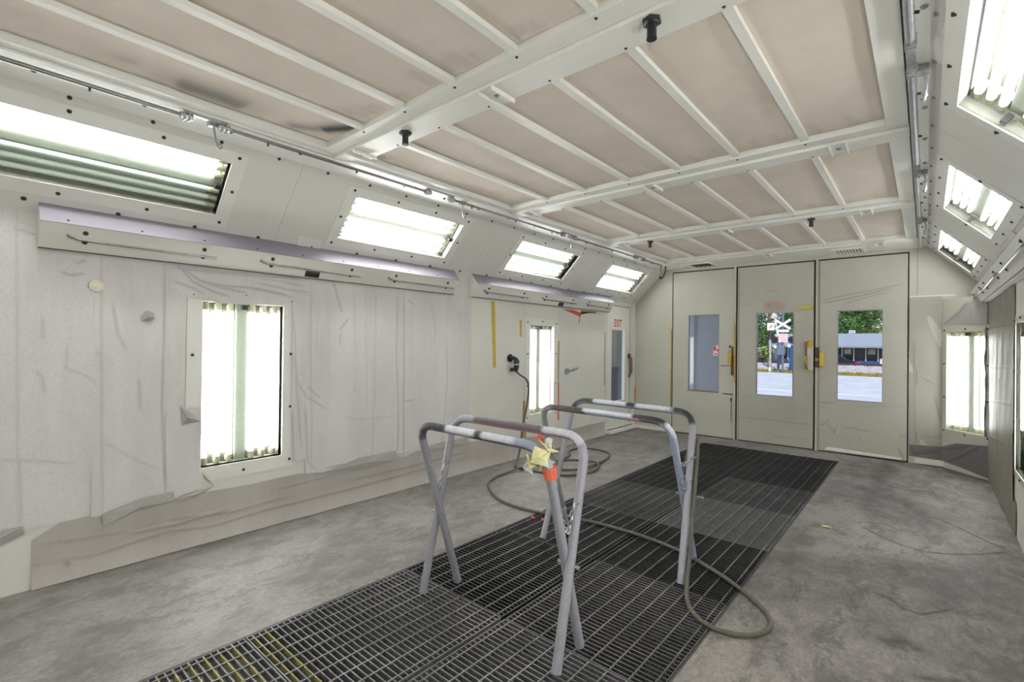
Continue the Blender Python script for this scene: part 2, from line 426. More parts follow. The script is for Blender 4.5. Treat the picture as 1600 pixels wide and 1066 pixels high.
def rough_sheet(F, u0, u1, vb, vt, w, creases=(), holes=(), res=0.009, wob=0.002, seed=0, drape=0.25, wfun=None, hs=0.35):
    """A thin sheet on a plane: ragged bottom vb(u), top vt(u); creases are raised folds that also hold dust."""
    rng = np.random.default_rng(seed)
    nu = max(2, int((u1-u0)/res)); 
    fb = vb if callable(vb) else (lambda u: u*0+vb); ft = vt if callable(vt) else (lambda u: u*0+vt)
    hmax = float(np.max(ft(np.linspace(u0, u1, 50))-fb(np.linspace(u0, u1, 50))))
    nv = max(2, int(hmax/res))
    uu = np.linspace(u0, u1, nu+1); tt = np.linspace(0, 1, nv+1)
    U = np.repeat(uu[:, None], nv+1, 1); V = fb(uu)[:, None]+(ft(uu)-fb(uu))[:, None]*tt[None, :]
    h = np.zeros_like(U); d_ = np.zeros_like(U)
    for k in range(7):
        a = rng.uniform(2, 9); b = rng.uniform(0.5, 5); ph = rng.uniform(0, 6.28)
        h += wob*0.4*np.sin(a*U*2+b*V*2+ph)
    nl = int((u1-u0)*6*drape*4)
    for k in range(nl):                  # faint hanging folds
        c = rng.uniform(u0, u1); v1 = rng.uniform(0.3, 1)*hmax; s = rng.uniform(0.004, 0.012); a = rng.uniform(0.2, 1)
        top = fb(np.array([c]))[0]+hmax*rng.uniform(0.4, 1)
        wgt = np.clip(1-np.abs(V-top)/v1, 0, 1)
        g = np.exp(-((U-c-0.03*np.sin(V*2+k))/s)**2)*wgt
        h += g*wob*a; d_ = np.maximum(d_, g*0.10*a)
    for pts, wd, du in creases:
        wd = max(wd, res*1.1)
        D = np.full(U.shape, 9.0)
        P = np.array(pts)
        L = np.concatenate([[0], np.cumsum(np.hypot(*np.diff(P, axis=0).T))])
        A = np.zeros_like(U)
        for i in range(len(P)-1):
            e = P[i+1]-P[i]; n2 = (e@e)+1e-9
            s = np.clip(((U-P[i, 0])*e[0]+(V-P[i, 1])*e[1])/n2, 0, 1)
            dd = np.hypot(U-P[i, 0]-s*e[0], V-P[i, 1]-s*e[1])
            al = (L[i]+s*(L[i+1]-L[i]))/L[-1]
            A = np.where(dd < D, al, A); D = np.minimum(D, dd)
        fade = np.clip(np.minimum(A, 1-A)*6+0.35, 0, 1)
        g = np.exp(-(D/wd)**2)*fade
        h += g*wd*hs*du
        d_ = np.maximum(d_, np.exp(-(D/(wd*0.75))**2)*fade*du*0.8)  # dark line along each crease: overspray plus fold shade painted into the colour
    if wfun is not None: h = h+wfun(U, V)
    pos = (np.array(F.o)[None, None]+U[..., None]*np.array(F.u)+V[..., None]*np.array(F.v)+(w+h)[..., None]*np.array(F.w)).reshape(-1, 3)
    idx = np.arange((nu+1)*(nv+1)).reshape(nu+1, nv+1)
    q = np.stack([idx[:-1, :-1], idx[1:, :-1], idx[1:, 1:], idx[:-1, 1:]], -1)
    if np.dot(np.cross(np.array(F.u), np.array(F.v)), np.array(F.w)) < 0: q = q[..., ::-1]
    cu = (U[:-1, :-1]+U[1:, 1:])/2; cv = (V[:-1, :-1]+V[1:, 1:])/2
    keep = np.ones(cu.shape, bool)
    for hh in holes: keep &= ~((cu > hh[0]) & (cu < hh[1]) & (cv > hh[2]) & (cv < hh[3]))
    return pos, q[keep].reshape(-1, 4), d_.reshape(-1)
def sheet_mesh(name, data, mat, off):
    pos, q, d = data
    me = bpy.data.meshes.new(name)
    me.from_pydata((pos-np.array(off)).tolist(), [], q.tolist())
    me.materials.append(M[mat]); me.polygons.foreach_set('use_smooth', [True]*len(me.polygons))
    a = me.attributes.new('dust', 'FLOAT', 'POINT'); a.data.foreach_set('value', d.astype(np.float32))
    me.update(); return me
def sheet(name, data, mat, parent=None, label=None, cat=None, group=None, loc=None, kind=None):
    off = origin(parent) if parent else Vector(loc or (0, 0, 0))
    o = bpy.data.objects.new(name, sheet_mesh(name, data, mat, off)); COL.objects.link(o)
    if parent: o.parent = parent
    else: o.location = off; ROOT[o.name] = Vector(off)
    return setp(o, label, cat, group, kind)

def spline(pts, step=0.04):             # Catmull-Rom through points
    P = [Vector(p) for p in pts]; P = [P[0]*2-P[1]]+P+[P[-1]*2-P[-2]]; out = []
    for i in range(1, len(P)-2):
        n = max(2, int((P[i+1]-P[i]).length/step))
        for k in range(n):
            t = k/n; a, b, c, d = P[i-1], P[i], P[i+1], P[i+2]
            out.append(0.5*((2*b)+(c-a)*t+(2*a-5*b+4*c-d)*t*t+(3*b-a-3*c+d)*t**3))
    out.append(P[-2]); return out

def text_mb(txt, F, u, v, w, height, width=None, depth=0.002, bold=0.0):
    cu = bpy.data.curves.new('lettering', 'FONT'); cu.body = txt; cu.size = 1.0; cu.extrude = 0.0; cu.offset = bold
    cu.align_x = 'LEFT'
    o = bpy.data.objects.new('lettering', cu); COL.objects.link(o)
    bpy.context.view_layer.update()
    me = bpy.data.meshes.new_from_object(o.evaluated_get(bpy.context.evaluated_depsgraph_get()))
    co = [v_.co.copy() for v_ in me.vertices]; fs = [tuple(p.vertices) for p in me.polygons]
    bpy.data.objects.remove(o); bpy.data.curves.remove(cu); bpy.data.meshes.remove(me)
    x0 = min(c.x for c in co); x1 = max(c.x for c in co); y0 = min(c.y for c in co); y1 = max(c.y for c in co)
    ky = height/(y1-y0); kx = (width/(x1-x0)) if width else ky
    mb = MB(); mb.add([F(u+(c.x-x0)*kx, v+(c.y-y0)*ky, w) for c in co], fs)
    return mb
_scr = {}
def screw_mesh(r, dark=False):
    k = (r, dark)
    if k not in _scr:
        mb = MB(); mb.cyl((0, 0, 0), (0, 0, r*0.35), r*1.25, r*1.2, 10); mb.cyl((0, 0, r*0.35), (0, 0, r*0.95), r*0.8, r*0.55, 8)
        _scr[k] = mb.mesh('screw', M['screwdark' if dark else 'screw'], SM)
    return _scr[k]
def screw(F, u, v, w, parent, r=0.011, dark=False):
    return inst('screw', screw_mesh(r, dark), parent, F.mat(u, v, w))
# ------------------------------------------------------------------ floor with the grated pit
GX0, GX1, GXC = 1.40, 3.085, 2.232
GY = [-7.95, -6.99, -6.02, -5.09, -4.15, -3.22, -2.31, -1.43, -0.56]
mb = MB()
mb.box(-0.1, GX0-0.012, YN, 0.05, -0.3, 0.0)
mb.box(GX0-0.012, GX1+0.012, GY[-1]+0.012, 0.05, -0.3, 0.0)
floor = part('floor', mb, 'floor_l', None, kind='structure')
CF = [([(3.864,-2.385),(4.032,-2.442),(4.181,-2.648),(4.28,-2.812),(4.401,-2.961)],0.009,1.20),
([(3.531,-3.091),(3.686,-3.268),(3.803,-3.352),(3.911,-3.374)],0.016,0.81),
([(3.521,-2.966),(3.666,-2.893),(3.793,-2.999)],0.009,0.68),
([(3.911,-3.403),(4.084,-3.304),(4.24,-3.164),(4.384,-2.977)],0.019,0.94),
([(3.681,-4.333),(3.774,-4.377),(3.834,-4.46),(3.916,-4.473),(4.08,-4.241)],0.014,0.94),
([(3.606,1.05),(3.544,-1.587),(3.518,-2.656)],0.120,0.47),
([(3.326,-1.629),(3.815,-2.155),(3.987,-2.824)],0.160,0.41),
([(3.914,-3.888),(4.03,-4.1),(4.023,-4.378)],0.140,0.47),
([(3.748,-4.928),(3.87,-4.854),(3.919,-4.91)],0.060,0.68),
([(3.898,-5.154),(3.984,-5.1),(4.048,-5.054)],0.026,0.68),
([(3.958,0.566),(4.246,-0.055),(4.398,-0.294)],0.130,0.68),
([(3.166,-0.645),(3.55,-0.704)],0.100,0.41),
([(3.781,-3.764),(3.885,-4.13)],0.110,0.41)]
mb = MB().box(GX1+0.012, W+0.1, YN, 0.05, -0.3, -0.003)
mb.box(GX0-0.012, GX1+0.012, YN, GY[0]-0.012, -0.3, -0.001)
part('floor_slab', mb, 'floor_r', floor)
FX = Fr((0, 0, 0), (1, 0, 0), (0, 1, 0), (0, 0, 1))
d = rough_sheet(FX, GX1+0.012, W, -6.6, 0.0, -0.002, CF, res=0.012, wob=0.0, seed=3, drape=0, hs=0.0)
sheet('floor_surface', d, 'floor_r', floor)
mb = MB().box(GX0-0.01, GX1+0.01, GY[0]-0.05, GY[-1]+0.01, -0.32, -0.28)
mb.box(GX0-0.02, GX0-0.012, GY[0], GY[-1], -0.28, -0.03).box(GX1+0.012, GX1+0.02, GY[0], GY[-1], -0.28, -0.03)
mb.box(GX0, GX1, GY[0]-0.02, GY[0]-0.012, -0.28, -0.03).box(GX0, GX1, GY[-1]+0.012, GY[-1]+0.02, -0.28, -0.03)
part('pit', mb, 'pit', floor)
mb = MB()
mb.box(GX0-0.012, GX0-0.004, GY[0], GY[-1], -0.05, 0.001).box(GX1+0.004, GX1+0.012, GY[0], GY[-1], -0.05, 0.001)
mb.box(GX0, GX1, GY[-1]+0.004, GY[-1]+0.012, -0.05, 0.001)
part('pit_rim', mb, 'grate_far', floor)
part('centre_beam', MB().box(GXC-0.02, GXC+0.02, GY[0], GY[-1], -0.28, -0.034), 'pit', floor)
# exhaust pads below the gratings: colour is the overspray each one has caught
PADS = {0: ['pad_mid', 'pad_grey', 'pad_grey', 'pad_grey'], 1: ['pad_dark', 'pad_mid', 'pad_grey', 'pad_dark'],
        2: ['pad_black', 'pad_black', 'pad_dark', 'pad_mid'], 3: ['pad_black', 'pad_mid', 'pad_black', 'pad_black'],
        4: ['pad_mid', 'pad_dark', 'pad_grey', 'pad_mid'], 5: ['pad_black', 'pad_black', 'pad_dark', 'pad_brown'],
        6: ['pad_dark', 'pad_black', 'pad_brown', 'pad_brown'], 7: ['pad_brown', 'pad_dark', 'pad_dark', 'pad_brown']}
for r in range(8):
    for k in range(4):
        c_, h_ = divmod(k, 2)
        x0 = GX0 if c_ == 0 else GXC+0.022; x1 = GXC-0.022 if c_ == 0 else GX1
        ym = (GY[r]+GY[r+1])/2; y0, y1 = (GY[r], ym) if h_ == 0 else (ym, GY[r+1])
        mt = PADS[r][k]
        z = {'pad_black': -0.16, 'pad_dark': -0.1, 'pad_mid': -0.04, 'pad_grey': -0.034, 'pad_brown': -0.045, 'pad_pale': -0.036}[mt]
        mb = MB(); P = [(x0+0.004, y0+0.003), (x1-0.004, y0+0.003), (x1-0.004, y1-0.003), (x0+0.004, y1-0.003)]
        mb.poly(P, z-0.04, z)
        part('exhaust_pad', mb, mt, floor)
part('exhaust_pad', MB().poly([(1.93, -4.72), (2.2, -4.68), (2.2, -4.2), (1.96, -4.22)], -0.05, -0.036), 'pad_pale', floor)
part('exhaust_pad', MB().poly([(2.5, -5.5), (2.95, -5.42), (2.95, -5.12), (2.5, -5.13)], -0.06, -0.04), 'pad_grey', floor)

# ------------------------------------------------------------------ walls
LAMP_L = [(-10.04, -8.85), (-7.93, -6.74), (-5.82, -4.63), (-3.70, -2.51), (-1.62, -0.43)]  # first entry is an unseen lamp added for even light
LAMP_R = [(-10.4, -9.2), (-8.19, -7.0), (-6.0, -4.81), (-3.83, -2.57), (-1.60, -0.30)]  # the first two are out of view, added to light the near end
SV0, SV1 = 0.212, 0.618
WL = [(-10.2, -9.63, 0.54, 1.735), (-6.765, -6.195, 0.54, 1.735), (-3.0, -2.47, 0.53, 1.70)]
WR = [(-10.2, -9.63, 0.53, 1.68), (-6.8, -6.23, 0.53, 1.68), (-3.07, -2.5, 0.515, 1.66)]
DW = (-0.865, -0.385, 0.50, 1.717)
CHL = Fr((4.08, 0, 0), (0.386, -0.45, 0), (0, 0, 1), (-0.45, -0.386, 0))
CHW = math.hypot(0.386, 0.45)
CL_H = (0.066, 0.546, 0.48, 1.655)

wl = part('wall_left', plate(MB(), FL, YN, 0.0, -0.02, 2.3, -0.06, -0.045, WL+[DW]), 'seam', None, kind='structure')
e = [YN, -10.5, -9.4, -7.9, -6.95, -6.0, -5.05, -4.09, -3.12, -2.34, -1.03, -0.16]
for a, b in zip(e, e[1:]):
    part('panel', plate(MB(), FL, a+0.0015, b-0.0015, 0.0, 2.21, -0.045, 0.0, WL+[DW]), 'paint', wl)
part('corner_strip', MB().box(-0.157, 0.0, 0.0, 2.2, -0.045, 0.004, FL), 'paint', wl)

wr = part('wall_right', plate(MB(), FR, YN, 0.0, -0.02, 2.3, -0.06, -0.045, WR), 'seam', None, kind='structure')
e = [YN, -10.5, -9.4, -7.9, -6.95, -6.0, -5.05, -4.1, -3.2, -2.28, -1.29, -0.445]
for a, b in zip(e, e[1:]):
    part('panel', plate(MB(), FR, a+0.0015, b-0.0015, 0.0, 2.21, -0.045, 0.0, WR), 'paint', wr)
part('corner_panel', plate(MB(), CHL, 0, CHW, 0, 2.06, -0.03, 0.0, [CL_H]), 'door', wr)

wsl = part('wall_slope_left', plate(MB(), SL, YN, 0.0, -0.03, SLEN+0.03, -0.06, -0.045, [(a, b, SV0, SV1) for a, b in LAMP_L]), 'seam', None, kind='structure')
e = [YN, -10.6, -8.4, -6.3, -4.17, -2.07, 0.0]
for a, b in zip(e, e[1:]):
    part('panel', plate(MB(), SL, a+0.001, b-0.001, 0.0, SLEN, -0.045, 0.0, [(p, q, SV0, SV1) for p, q in LAMP_L]), 'slope', wsl)
wsr = part('wall_slope_right', plate(MB(), SR, YN, 0.0, -0.03, SLEN+0.03, -0.06, -0.045, [(a, b, SV0, SV1) for a, b in LAMP_R]), 'seam', None, kind='structure')
e = [YN, -10.8, -8.6, -6.5, -4.35, -2.1, 0.0]
for a, b in zip(e, e[1:]):
    part('panel', plate(MB(), SR, a+0.001, b-0.001, 0.0, SLEN, -0.045, 0.0, [(p, q, SV0, SV1) for p, q in LAMP_R]), 'slope', wsr)
# screws along the top and bottom of the slopes
for F, par in ((SL, wsl), (SR, wsr)):
    y = -7.68
    while y < -0.1:
        screw(F, y, 0.085, 0.0, par, 0.0105, F is SL); y += 0.42
    y = -7.55
    while y < -0.1:
        screw(F, y, SLEN-0.035, 0.0, par, 0.009, F is SL); y += 0.36 if F is SL else 0.40

wf = part('wall_front', MB().poly([(0, 0), (W, 0), (W, 2.18), (3.926, 2.76), (0.54, 2.76), (0, 2.18)], -YN, -YN+0.05, FB), 'paint', None, kind='structure')

# back wall: fixed parts around three door leaves
wb = MB()
wb.poly([(0, 0), (0.675, 0), (0.675, 2.74), (0.54, 2.74), (0, 2.18)], -0.05, 0.0, FB)
wb.poly([(3.765, 0), (4.466, 0), (4.466, 2.18), (3.926, 2.74), (3.765, 2.74)], -0.05, 0.0, FB)
wb.box(0.675, 3.765, 2.684, 2.76, -0.05, 0.0, FB)
wb = part('wall_back', wb, 'door', None, kind='structure')
part('gasket', MB().box(0.676, 0.688, 0.0, 2.683, -0.04, -0.012, FB).box(3.748, 3.764, 0.0, 2.683, -0.04, -0.012, FB)
     .box(0.676, 3.764, 2.668, 2.683, -0.04, -0.012, FB).box(1.655, 1.735, 0, 2.67, -0.045, -0.02, FB).box(2.724, 2.793, 0, 2.67, -0.045, -0.02, FB)
     .box(0.676, 3.764, -0.01, 0.014, -0.045, -0.012, FB), 'seam', wb)
for a, b, w_ in ((1.660, 1.688, 0.012), (1.714, 1.729, 0.004), (2.748, 2.774, 0.012), (2.779, 2.789, 0.004)):
    part('door_post', MB().box(a, b, 0.0, 2.72 if w_ > 0.01 else 2.668, -0.03, w_, FB), 'door', wb)
part('corner_seam', MB().box(3.84, 3.843, 0.25, 2.70, 0, 0.0015, FB), 'seam', wb)
part('tape_line', MB().box(3.77, 4.2, 2.10, 2.115, 0.0, 0.002, FB), 'paint', wb)
part('tape_line', MB().box(0.02, 0.66, 2.103, 2.106, 0.0, 0.001, FB), 'filmgrey', wb)
part('baseboard', MB().box(3.83, 4.25, 0.012, 0.075, 0.0, 0.03, FB), 'paint', wb)
part('sill', MB().box(0.0, 0.68, 0.0, 0.045, 0.0, 0.035, FB), 'frame', wb)
part('yellow_tape', MB().box(0.655, 0.676, 0.35, 1.72, 0.0, 0.004, FB), 'ochre', wb)
part('yellow_tape', MB().box(0.60, 0.655, 1.72, 1.755, 0.0, 0.004, FB), 'yellow', wb)
part('red_tape', MB().box(0.003, 0.02, 0.45, 0.72, 0.0, 0.006, FB), 'red', wb)

WINS = [(0.953, 1.438, 0.728, 1.957), (1.981, 2.472, 0.724, 1.96), (3.0, 3.503, 0.732, 1.958)]
LEAF = [(0.69, 1.654), (1.734, 2.723), (2.793, 3.746)]
doors = []
for k in range(3):
    a, b = LEAF[k]; win = WINS[k]
    D = part('door_%d' % (k+1), plate(MB(), FB, a, b, 0.016, 2.664, -0.045, -0.002, [win]), 'door', None, kind='structure')
    f = MB(); x0, x1, z0, z1 = win; t_ = 0.008
    f.box(x0, x0+t_, z0, z1, -0.045, 0.002, FB).box(x1-t_, x1, z0, z1, -0.045, 0.002, FB)
    f.box(x0+t_, x1-t_, z0, z0+t_, -0.045, 0.002, FB).box(x0+t_, x1-t_, z1-t_, z1, -0.045, 0.002, FB)
    part('window_frame', f, 'lilac', D)
    part('window_pane', MB().box(x0+t_, x1-t_, z0+t_, z1-t_, -0.026, -0.022, FB), 'glass', D)
    doors.append(D)
# door 1: latch, tapes, sticker
D = doors[0]
part('latch', MB().box(1.628, 1.656, 1.0, 1.30, 0.0, 0.03, FB).box(1.634, 1.65, 1.30, 1.44, 0.0, 0.02, FB), 'rust', D)
part('latch_cover', MB().poly([(1.585, 1.17), (1.63, 1.16), (1.632, 1.39), (1.588, 1.385)], 0.0, 0.045, FB), 'yellow', D)
part('latch_tip', MB().tube([FB(1.6, 1.43, 0.01), FB(1.612, 1.46, 0.03), FB(1.63, 1.44, 0.03)], 0.008, 6), 'screwdark', D)
part('yellow_tape', MB().poly([(1.668, 0.9), (1.69, 0.86), (1.69, 1.75), (1.67, 1.85)], 0.013, 0.016, FB), 'ochre', D)
part('crack_mark', MB().box(1.46, 1.645, 1.138, 1.15, 0.0, 0.002, FB), 'brown', D)
part('crack_mark', MB().box(1.50, 1.68, 0.695, 0.712, 0.0, 0.003, FB), 'seam', D)
part('lower_gasket', MB().box(1.625, 1.632, 0.28, 0.66, 0.0, 0.002, FB).box(1.615, 1.64, 0.60, 0.64, 0, 0.004, FB), 'seam', D)
part('sill_stain', MB().box(0.93, 1.44, 0.712, 0.724, -0.002, 0.003, FB), 'brown', D)
s_ = part('sticker', MB().box(1.345, 1.43, 1.30, 1.46, -0.021, -0.019, FB), 'signpink', D, label='small pink and red sticker on window glass')
part('sticker_mark', MB().box(1.352, 1.385, 1.38, 1.45, -0.019, -0.018, FB).box(1.395, 1.424, 1.37, 1.40, -0.019, -0.018, FB).box(1.36, 1.42, 1.32, 1.335, -0.019, -0.018, FB), 'signred', s_)
# door 2: film, faded EXIT, handle, tape
CD2 = [([(1.742,2.226),(1.778,2.273)],0.005,0.80),
([(1.743,2.077),(1.807,2.085),(1.916,2.099)],0.005,0.40),
([(1.794,0.366),(2.15,0.366),(2.722,0.357)],0.005,0.60),
([(2.092,2.283),(2.263,2.282)],0.005,0.50),
([(2.108,0.152),(2.151,0.176),(2.28,0.136),(2.486,0.145),(2.63,0.156),(2.583,0.067)],0.008,0.50),
([(1.751,0.036),(1.713,0.13)],0.008,0.80),
([(1.791,0.709),(1.972,0.704)],0.005,0.30),
([(1.877,1.418),(2.01,1.468)],0.012,0.30),
([(1.896,1.311),(1.931,1.351)],0.008,0.40)]
CD3 = [([(2.802,2.105),(3.084,2.161),(3.715,2.273)],0.005,0.80),
([(2.818,2.068),(3.156,2.122),(3.579,2.225)],0.006,1.00),
([(3.056,2.04),(3.297,2.115),(3.566,2.184)],0.006,0.80),
([(2.759,0.685),(2.985,0.687)],0.005,0.70),
([(2.913,0.371),(2.98,0.273),(2.994,0.354)],0.006,0.80),
([(2.799,0.375),(2.867,0.392),(2.912,0.459)],0.005,0.60),
([(3.096,0.375),(3.273,0.362),(3.377,0.358)],0.005,0.80),
([(3.024,0.253),(3.111,0.212),(3.19,0.137)],0.005,0.50),
([(3.239,0.281),(3.288,0.202)],0.005,0.60),
([(3.674,0.338),(3.744,0.339)],0.005,0.70),
([(3.669,0.173),(3.721,0.059)],0.014,0.80),
([(2.482,0.67),(2.626,0.646)],0.008,0.40),
([(2.805,0.627),(3.022,0.603),(3.509,0.7),(3.736,0.705)],0.005,0.30)]
D = doors[1]
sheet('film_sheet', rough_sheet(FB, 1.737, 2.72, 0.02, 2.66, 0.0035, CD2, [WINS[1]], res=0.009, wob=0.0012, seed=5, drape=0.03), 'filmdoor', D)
part('exit_lettering', text_mb('EXIT', FB, 2.092, 1.99, 0.02, 0.145, 0.283, bold=0.025), 'exitfaded', D, label='faded pink EXIT lettering')
part('yellow_tape', MB().poly([(2.475, 1.985), (2.55, 1.98), (2.722, 2.005), (2.722, 2.05), (2.60, 2.035)], 0.004, 0.013, FB), 'yellow', D)
h_ = MB().tube([FB(2.645, 1.15, 0.0), FB(2.645, 1.15, 0.055), FB(2.645, 1.2, 0.07), FB(2.645, 1.47, 0.07), FB(2.645, 1.52, 0.055), FB(2.645, 1.52, 0.0)], 0.016, 8)
part('handle_plate', MB().box(2.62, 2.722, 1.13, 1.545, 0.0, 0.012, FB), 'paint', D)
part('pull_handle', h_, 'brown', D, SM)
part('handle_tape', MB().box(2.655, 2.72, 1.46, 1.55, 0.012, 0.03, FB).box(2.66, 2.71, 1.085, 1.125, 0.004, 0.016, FB), 'yellow', D)
part('handle_tape', MB().box(2.628, 2.662, 1.21, 1.33, 0.05, 0.09, FB), 'ochre', D)
# door 3: film with pleats, latch
D = doors[2]
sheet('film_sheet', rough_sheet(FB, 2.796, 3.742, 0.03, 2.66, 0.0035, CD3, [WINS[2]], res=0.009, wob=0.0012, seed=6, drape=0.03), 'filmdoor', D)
part('latch', MB().box(2.752, 2.79, 1.17, 1.26, 0.012, 0.035, FB).box(2.752, 2.79, 1.30, 1.45, 0.012, 0.03, FB), 'rust', D)
part('latch_cover', MB().poly([(2.8, 1.20), (2.85, 1.19), (2.855, 1.37), (2.802, 1.385)], 0.0, 0.045, FB), 'yellow', D)
part('bottom_strip', MB().poly([(2.86, 0.035), (2.95, 0.03), (3.70, 0.02), (3.70, 0.045), (3.05, 0.07), (2.9, 0.075)], 0.004, 0.012, FB), 'frame', D)
part('torn_flap', MB().poly([(2.885, 0.42), (2.93, 0.36), (3.0, 0.355), (2.985, 0.41), (2.93, 0.465)], 0.004, 0.02, FB), 'filmdoor', D)
# man door in the left wall
D = part('door_4', plate(MB(), FL, -1.0, -0.19, 0.05, 2.09, 0.0, 0.004, [DW]), 'paint', None, kind='structure')
f = MB(); y0, y1, z0, z1 = DW; t_ = 0.014
f.box(y0, y0+t_, z0, z1, -0.045, 0.008, FL).box(y1-t_, y1, z0, z1, -0.045, 0.008, FL).box(y0, y1, z0, z0+t_, -0.045, 0.008, FL).box(y0, y1, z1-t_, z1, -0.045, 0.008, FL)
part('window_frame', f, 'frame', D)
part('window_pane', MB().box(y0+t_, y1-t_, z0+t_, z1-t_, -0.026, -0.022, FL), 'glass', D)
part('exit_sign', MB().box(-0.775, -0.508, 1.742, 1.892, 0.004, 0.008, FL), 'exitwhite', D, label='small white and red EXIT sign')
part('exit_lettering', text_mb('EXIT', FL, -0.765, 1.755, 0.0085, 0.124, 0.247, bold=0.03), 'exitred', D)
part('threshold', MB().box(-1.0, -0.03, 0.012, 0.06, 0.0, 0.10, FL).box(-0.97, -0.12, 0.075, 0.09, 0.0, 0.02, FL), 'frame', D)
part('threshold_gap', MB().box(-0.97, -0.12, 0.062, 0.075, 0.0, 0.012, FL), 'gap', D)
part('door_edge', MB().box(-0.21, -0.204, 0.1, 2.1, 0.004, 0.007, FL).box(-1.0, -0.2, 2.1, 2.107, 0.0, 0.008, FL), 'seam', D)
part('handle_plate', MB().box(-0.275, -0.215, 1.22, 1.30, 0.004, 0.03, FL), 'screwdark', D)
part('lever_grip', MB().tube([FL(-0.245, 1.27, 0.02), FL(-0.245, 1.22, 0.05), FL(-0.245, 1.0, 0.055), FL(-0.245, 0.93, 0.03), FL(-0.245, 0.89, 0.012)], [0.02, 0.026, 0.026, 0.02, 0.01], 8), 'brown', D, SM)

# ------------------------------------------------------------------ ceiling
OPX0, OPX1 = 0.90, 3.745
MOD = [(-7.97, -6.33), (-6.04, -4.45), (-4.15, -2.60), (-2.25, -0.75)]
mb = MB()
mb.box(0.5, 3.97, YN-0.05, 0.05, 2.79, 2.85)                              # plenum deck
mb.box(0.5, 0.826, YN, 0.0, 2.726, 2.79).box(3.852, 3.97, YN, 0.0, 2.732, 2.79)   # side ledges
mb.box(0.826, 3.852, YN, -8.05, 2.726, 2.79).box(0.826, 3.852, -0.652, 0.0, 2.722, 2.79)
ceil = part('ceiling', mb, 'frame', None, kind='structure')
part('plenum_cover', MB().box(-0.3, W+0.3, YN-0.1, 0.7, 2.86, 2.9), 'metalgrey', ceil)  # unseen cover added against light leaks; its overhang shades the outer partition
for a, b in ((-6.232, -6.117), (-4.352, -4.228), (-2.502, -2.328)):
    part('cross_beam', MB().box(0.828, 3.848, a, b, 2.720, 2.79), 'frame', ceil)
for yb, zb in ((-6.15, 2.72), (-4.29, 2.72), (-2.41, 2.72), (-0.60, 2.722)):
    for xb in (1.03, 2.26, 3.5):
        if yb < -5 and xb > 3.4: continue
        F_ = Fr((xb, yb, zb), (1, 0, 0), (0, 1, 0), (0, 0, -1))
        q = part('clip', MB().box(-0.045, 0.045, -0.09, 0.09, 0.0, 0.004, F_).box(-0.045, -0.040, -0.09, 0.09, 0.004, 0.022, F_).box(0.040, 0.045, -0.09, 0.09, 0.004, 0.022, F_), 'frame', ceil)
        inst('screw', screw_mesh(0.011), q, F_.mat(0, 0, 0.004))
y = -7.7
while y < -0.2:                                                            # screws under the side ledges
    inst('screw', screw_mesh(0.011, True), ceil, Fr((0.70, y, 2.726), (1, 0, 0), (0, -1, 0), (0, 0, -1)).mat(0, 0)); y += 0.43
y = -7.6
while y < -0.2:
    inst('screw', screw_mesh(0.011), ceil, Fr((3.915, y, 2.732), (1, 0, 0), (0, -1, 0), (0, 0, -1)).mat(0, 0)); y += 0.5

FZ = Fr((0, 0, 2.778), (1, 0, 0), (0, 1, 0), (0, 0, -1))
MODLAB = ['beige ceiling filter frame nearest the camera with a black smudge along its left bay',
          'beige ceiling filter frame between the first and second white cross beams',
          'beige ceiling filter frame between the second and third white cross beams',
          'beige ceiling filter frame farthest away, next to the back doors']
BW = (OPX1-OPX0)/7
for k, (ya, yb) in enumerate(MOD):
    T = thing('ceiling_filter', MODLAB[k], 'filter', (2.3, (ya+yb)/2, 2.76), 'ceiling filter frames')
    part('frame_rail', MB().box(0.83, 3.845, yb, yb+0.095, 2.74, 2.785), 'frame', T)
    part('frame_rail', MB().box(0.83, 3.845, ya-0.072, ya, 2.738, 2.785), 'frame', T)
    part('frame_rail', MB().box(0.83, OPX0, ya, yb, 2.74, 2.785), 'frame', T)
    part('frame_rail', MB().box(OPX1, 3.845, ya, yb, 2.74, 2.785), 'frame', T)
    for i in range(1, 7):
        x = OPX0+BW*i
        part('rib', MB().box(x-0.021, x+0.021, ya, yb, 2.752, 2.756).box(x+0.017, x+0.021, ya, yb, 2.756, 2.777).box(x-0.021, x-0.017, ya, yb, 2.756, 2.777), 'frame', T)
        for yy in (ya-0.02, yb+0.02):
            inst('screw', screw_mesh(0.006, True), T, Fr((x, yy, 2.739), (1, 0, 0), (0, -1, 0), (0, 0, -1)).mat(0, 0))
    for i in range(7):
        x0 = OPX0+BW*i; x1 = x0+BW; cr = []
        rg = random.Random(100*k+i)
        for q in range(3):
            xx = x0+rg.uniform(0.08, 0.33); cr.append(([(xx, yb), (xx-0.03, yb-rg.uniform(0.08, 0.2))], 0.008, 0.18))
        if k == 0 and i == 0:
            cr += [([(0.95, -6.62), (1.02, -6.5), (1.12, -6.42)], 0.07, 0.7), ([(1.05, -6.46), (1.2, -6.36), (1.29, -6.34)], 0.075, 1.3),
                   ([(0.99, -7.22), (1.02, -7.0), (1.0, -6.86)], 0.13, 0.9), ([(1.02, -7.1), (1.03, -6.9)], 0.10, 0.7), ([(1.03, -7.46), (1.05, -7.36)], 0.05, 0.3)]
        if k == 1 and i == 0: cr += [([(0.93, -6.0), (0.99, -5.93)], 0.06, 0.6)]
        d = rough_sheet(FZ, x0+0.005, x1-0.005, ya+0.002, yb-0.002, 0.0, cr, res=0.025, wob=0.002, seed=k*10+i, drape=0, hs=0.06)
        sheet('filter_panel', d, 'cloth', T)
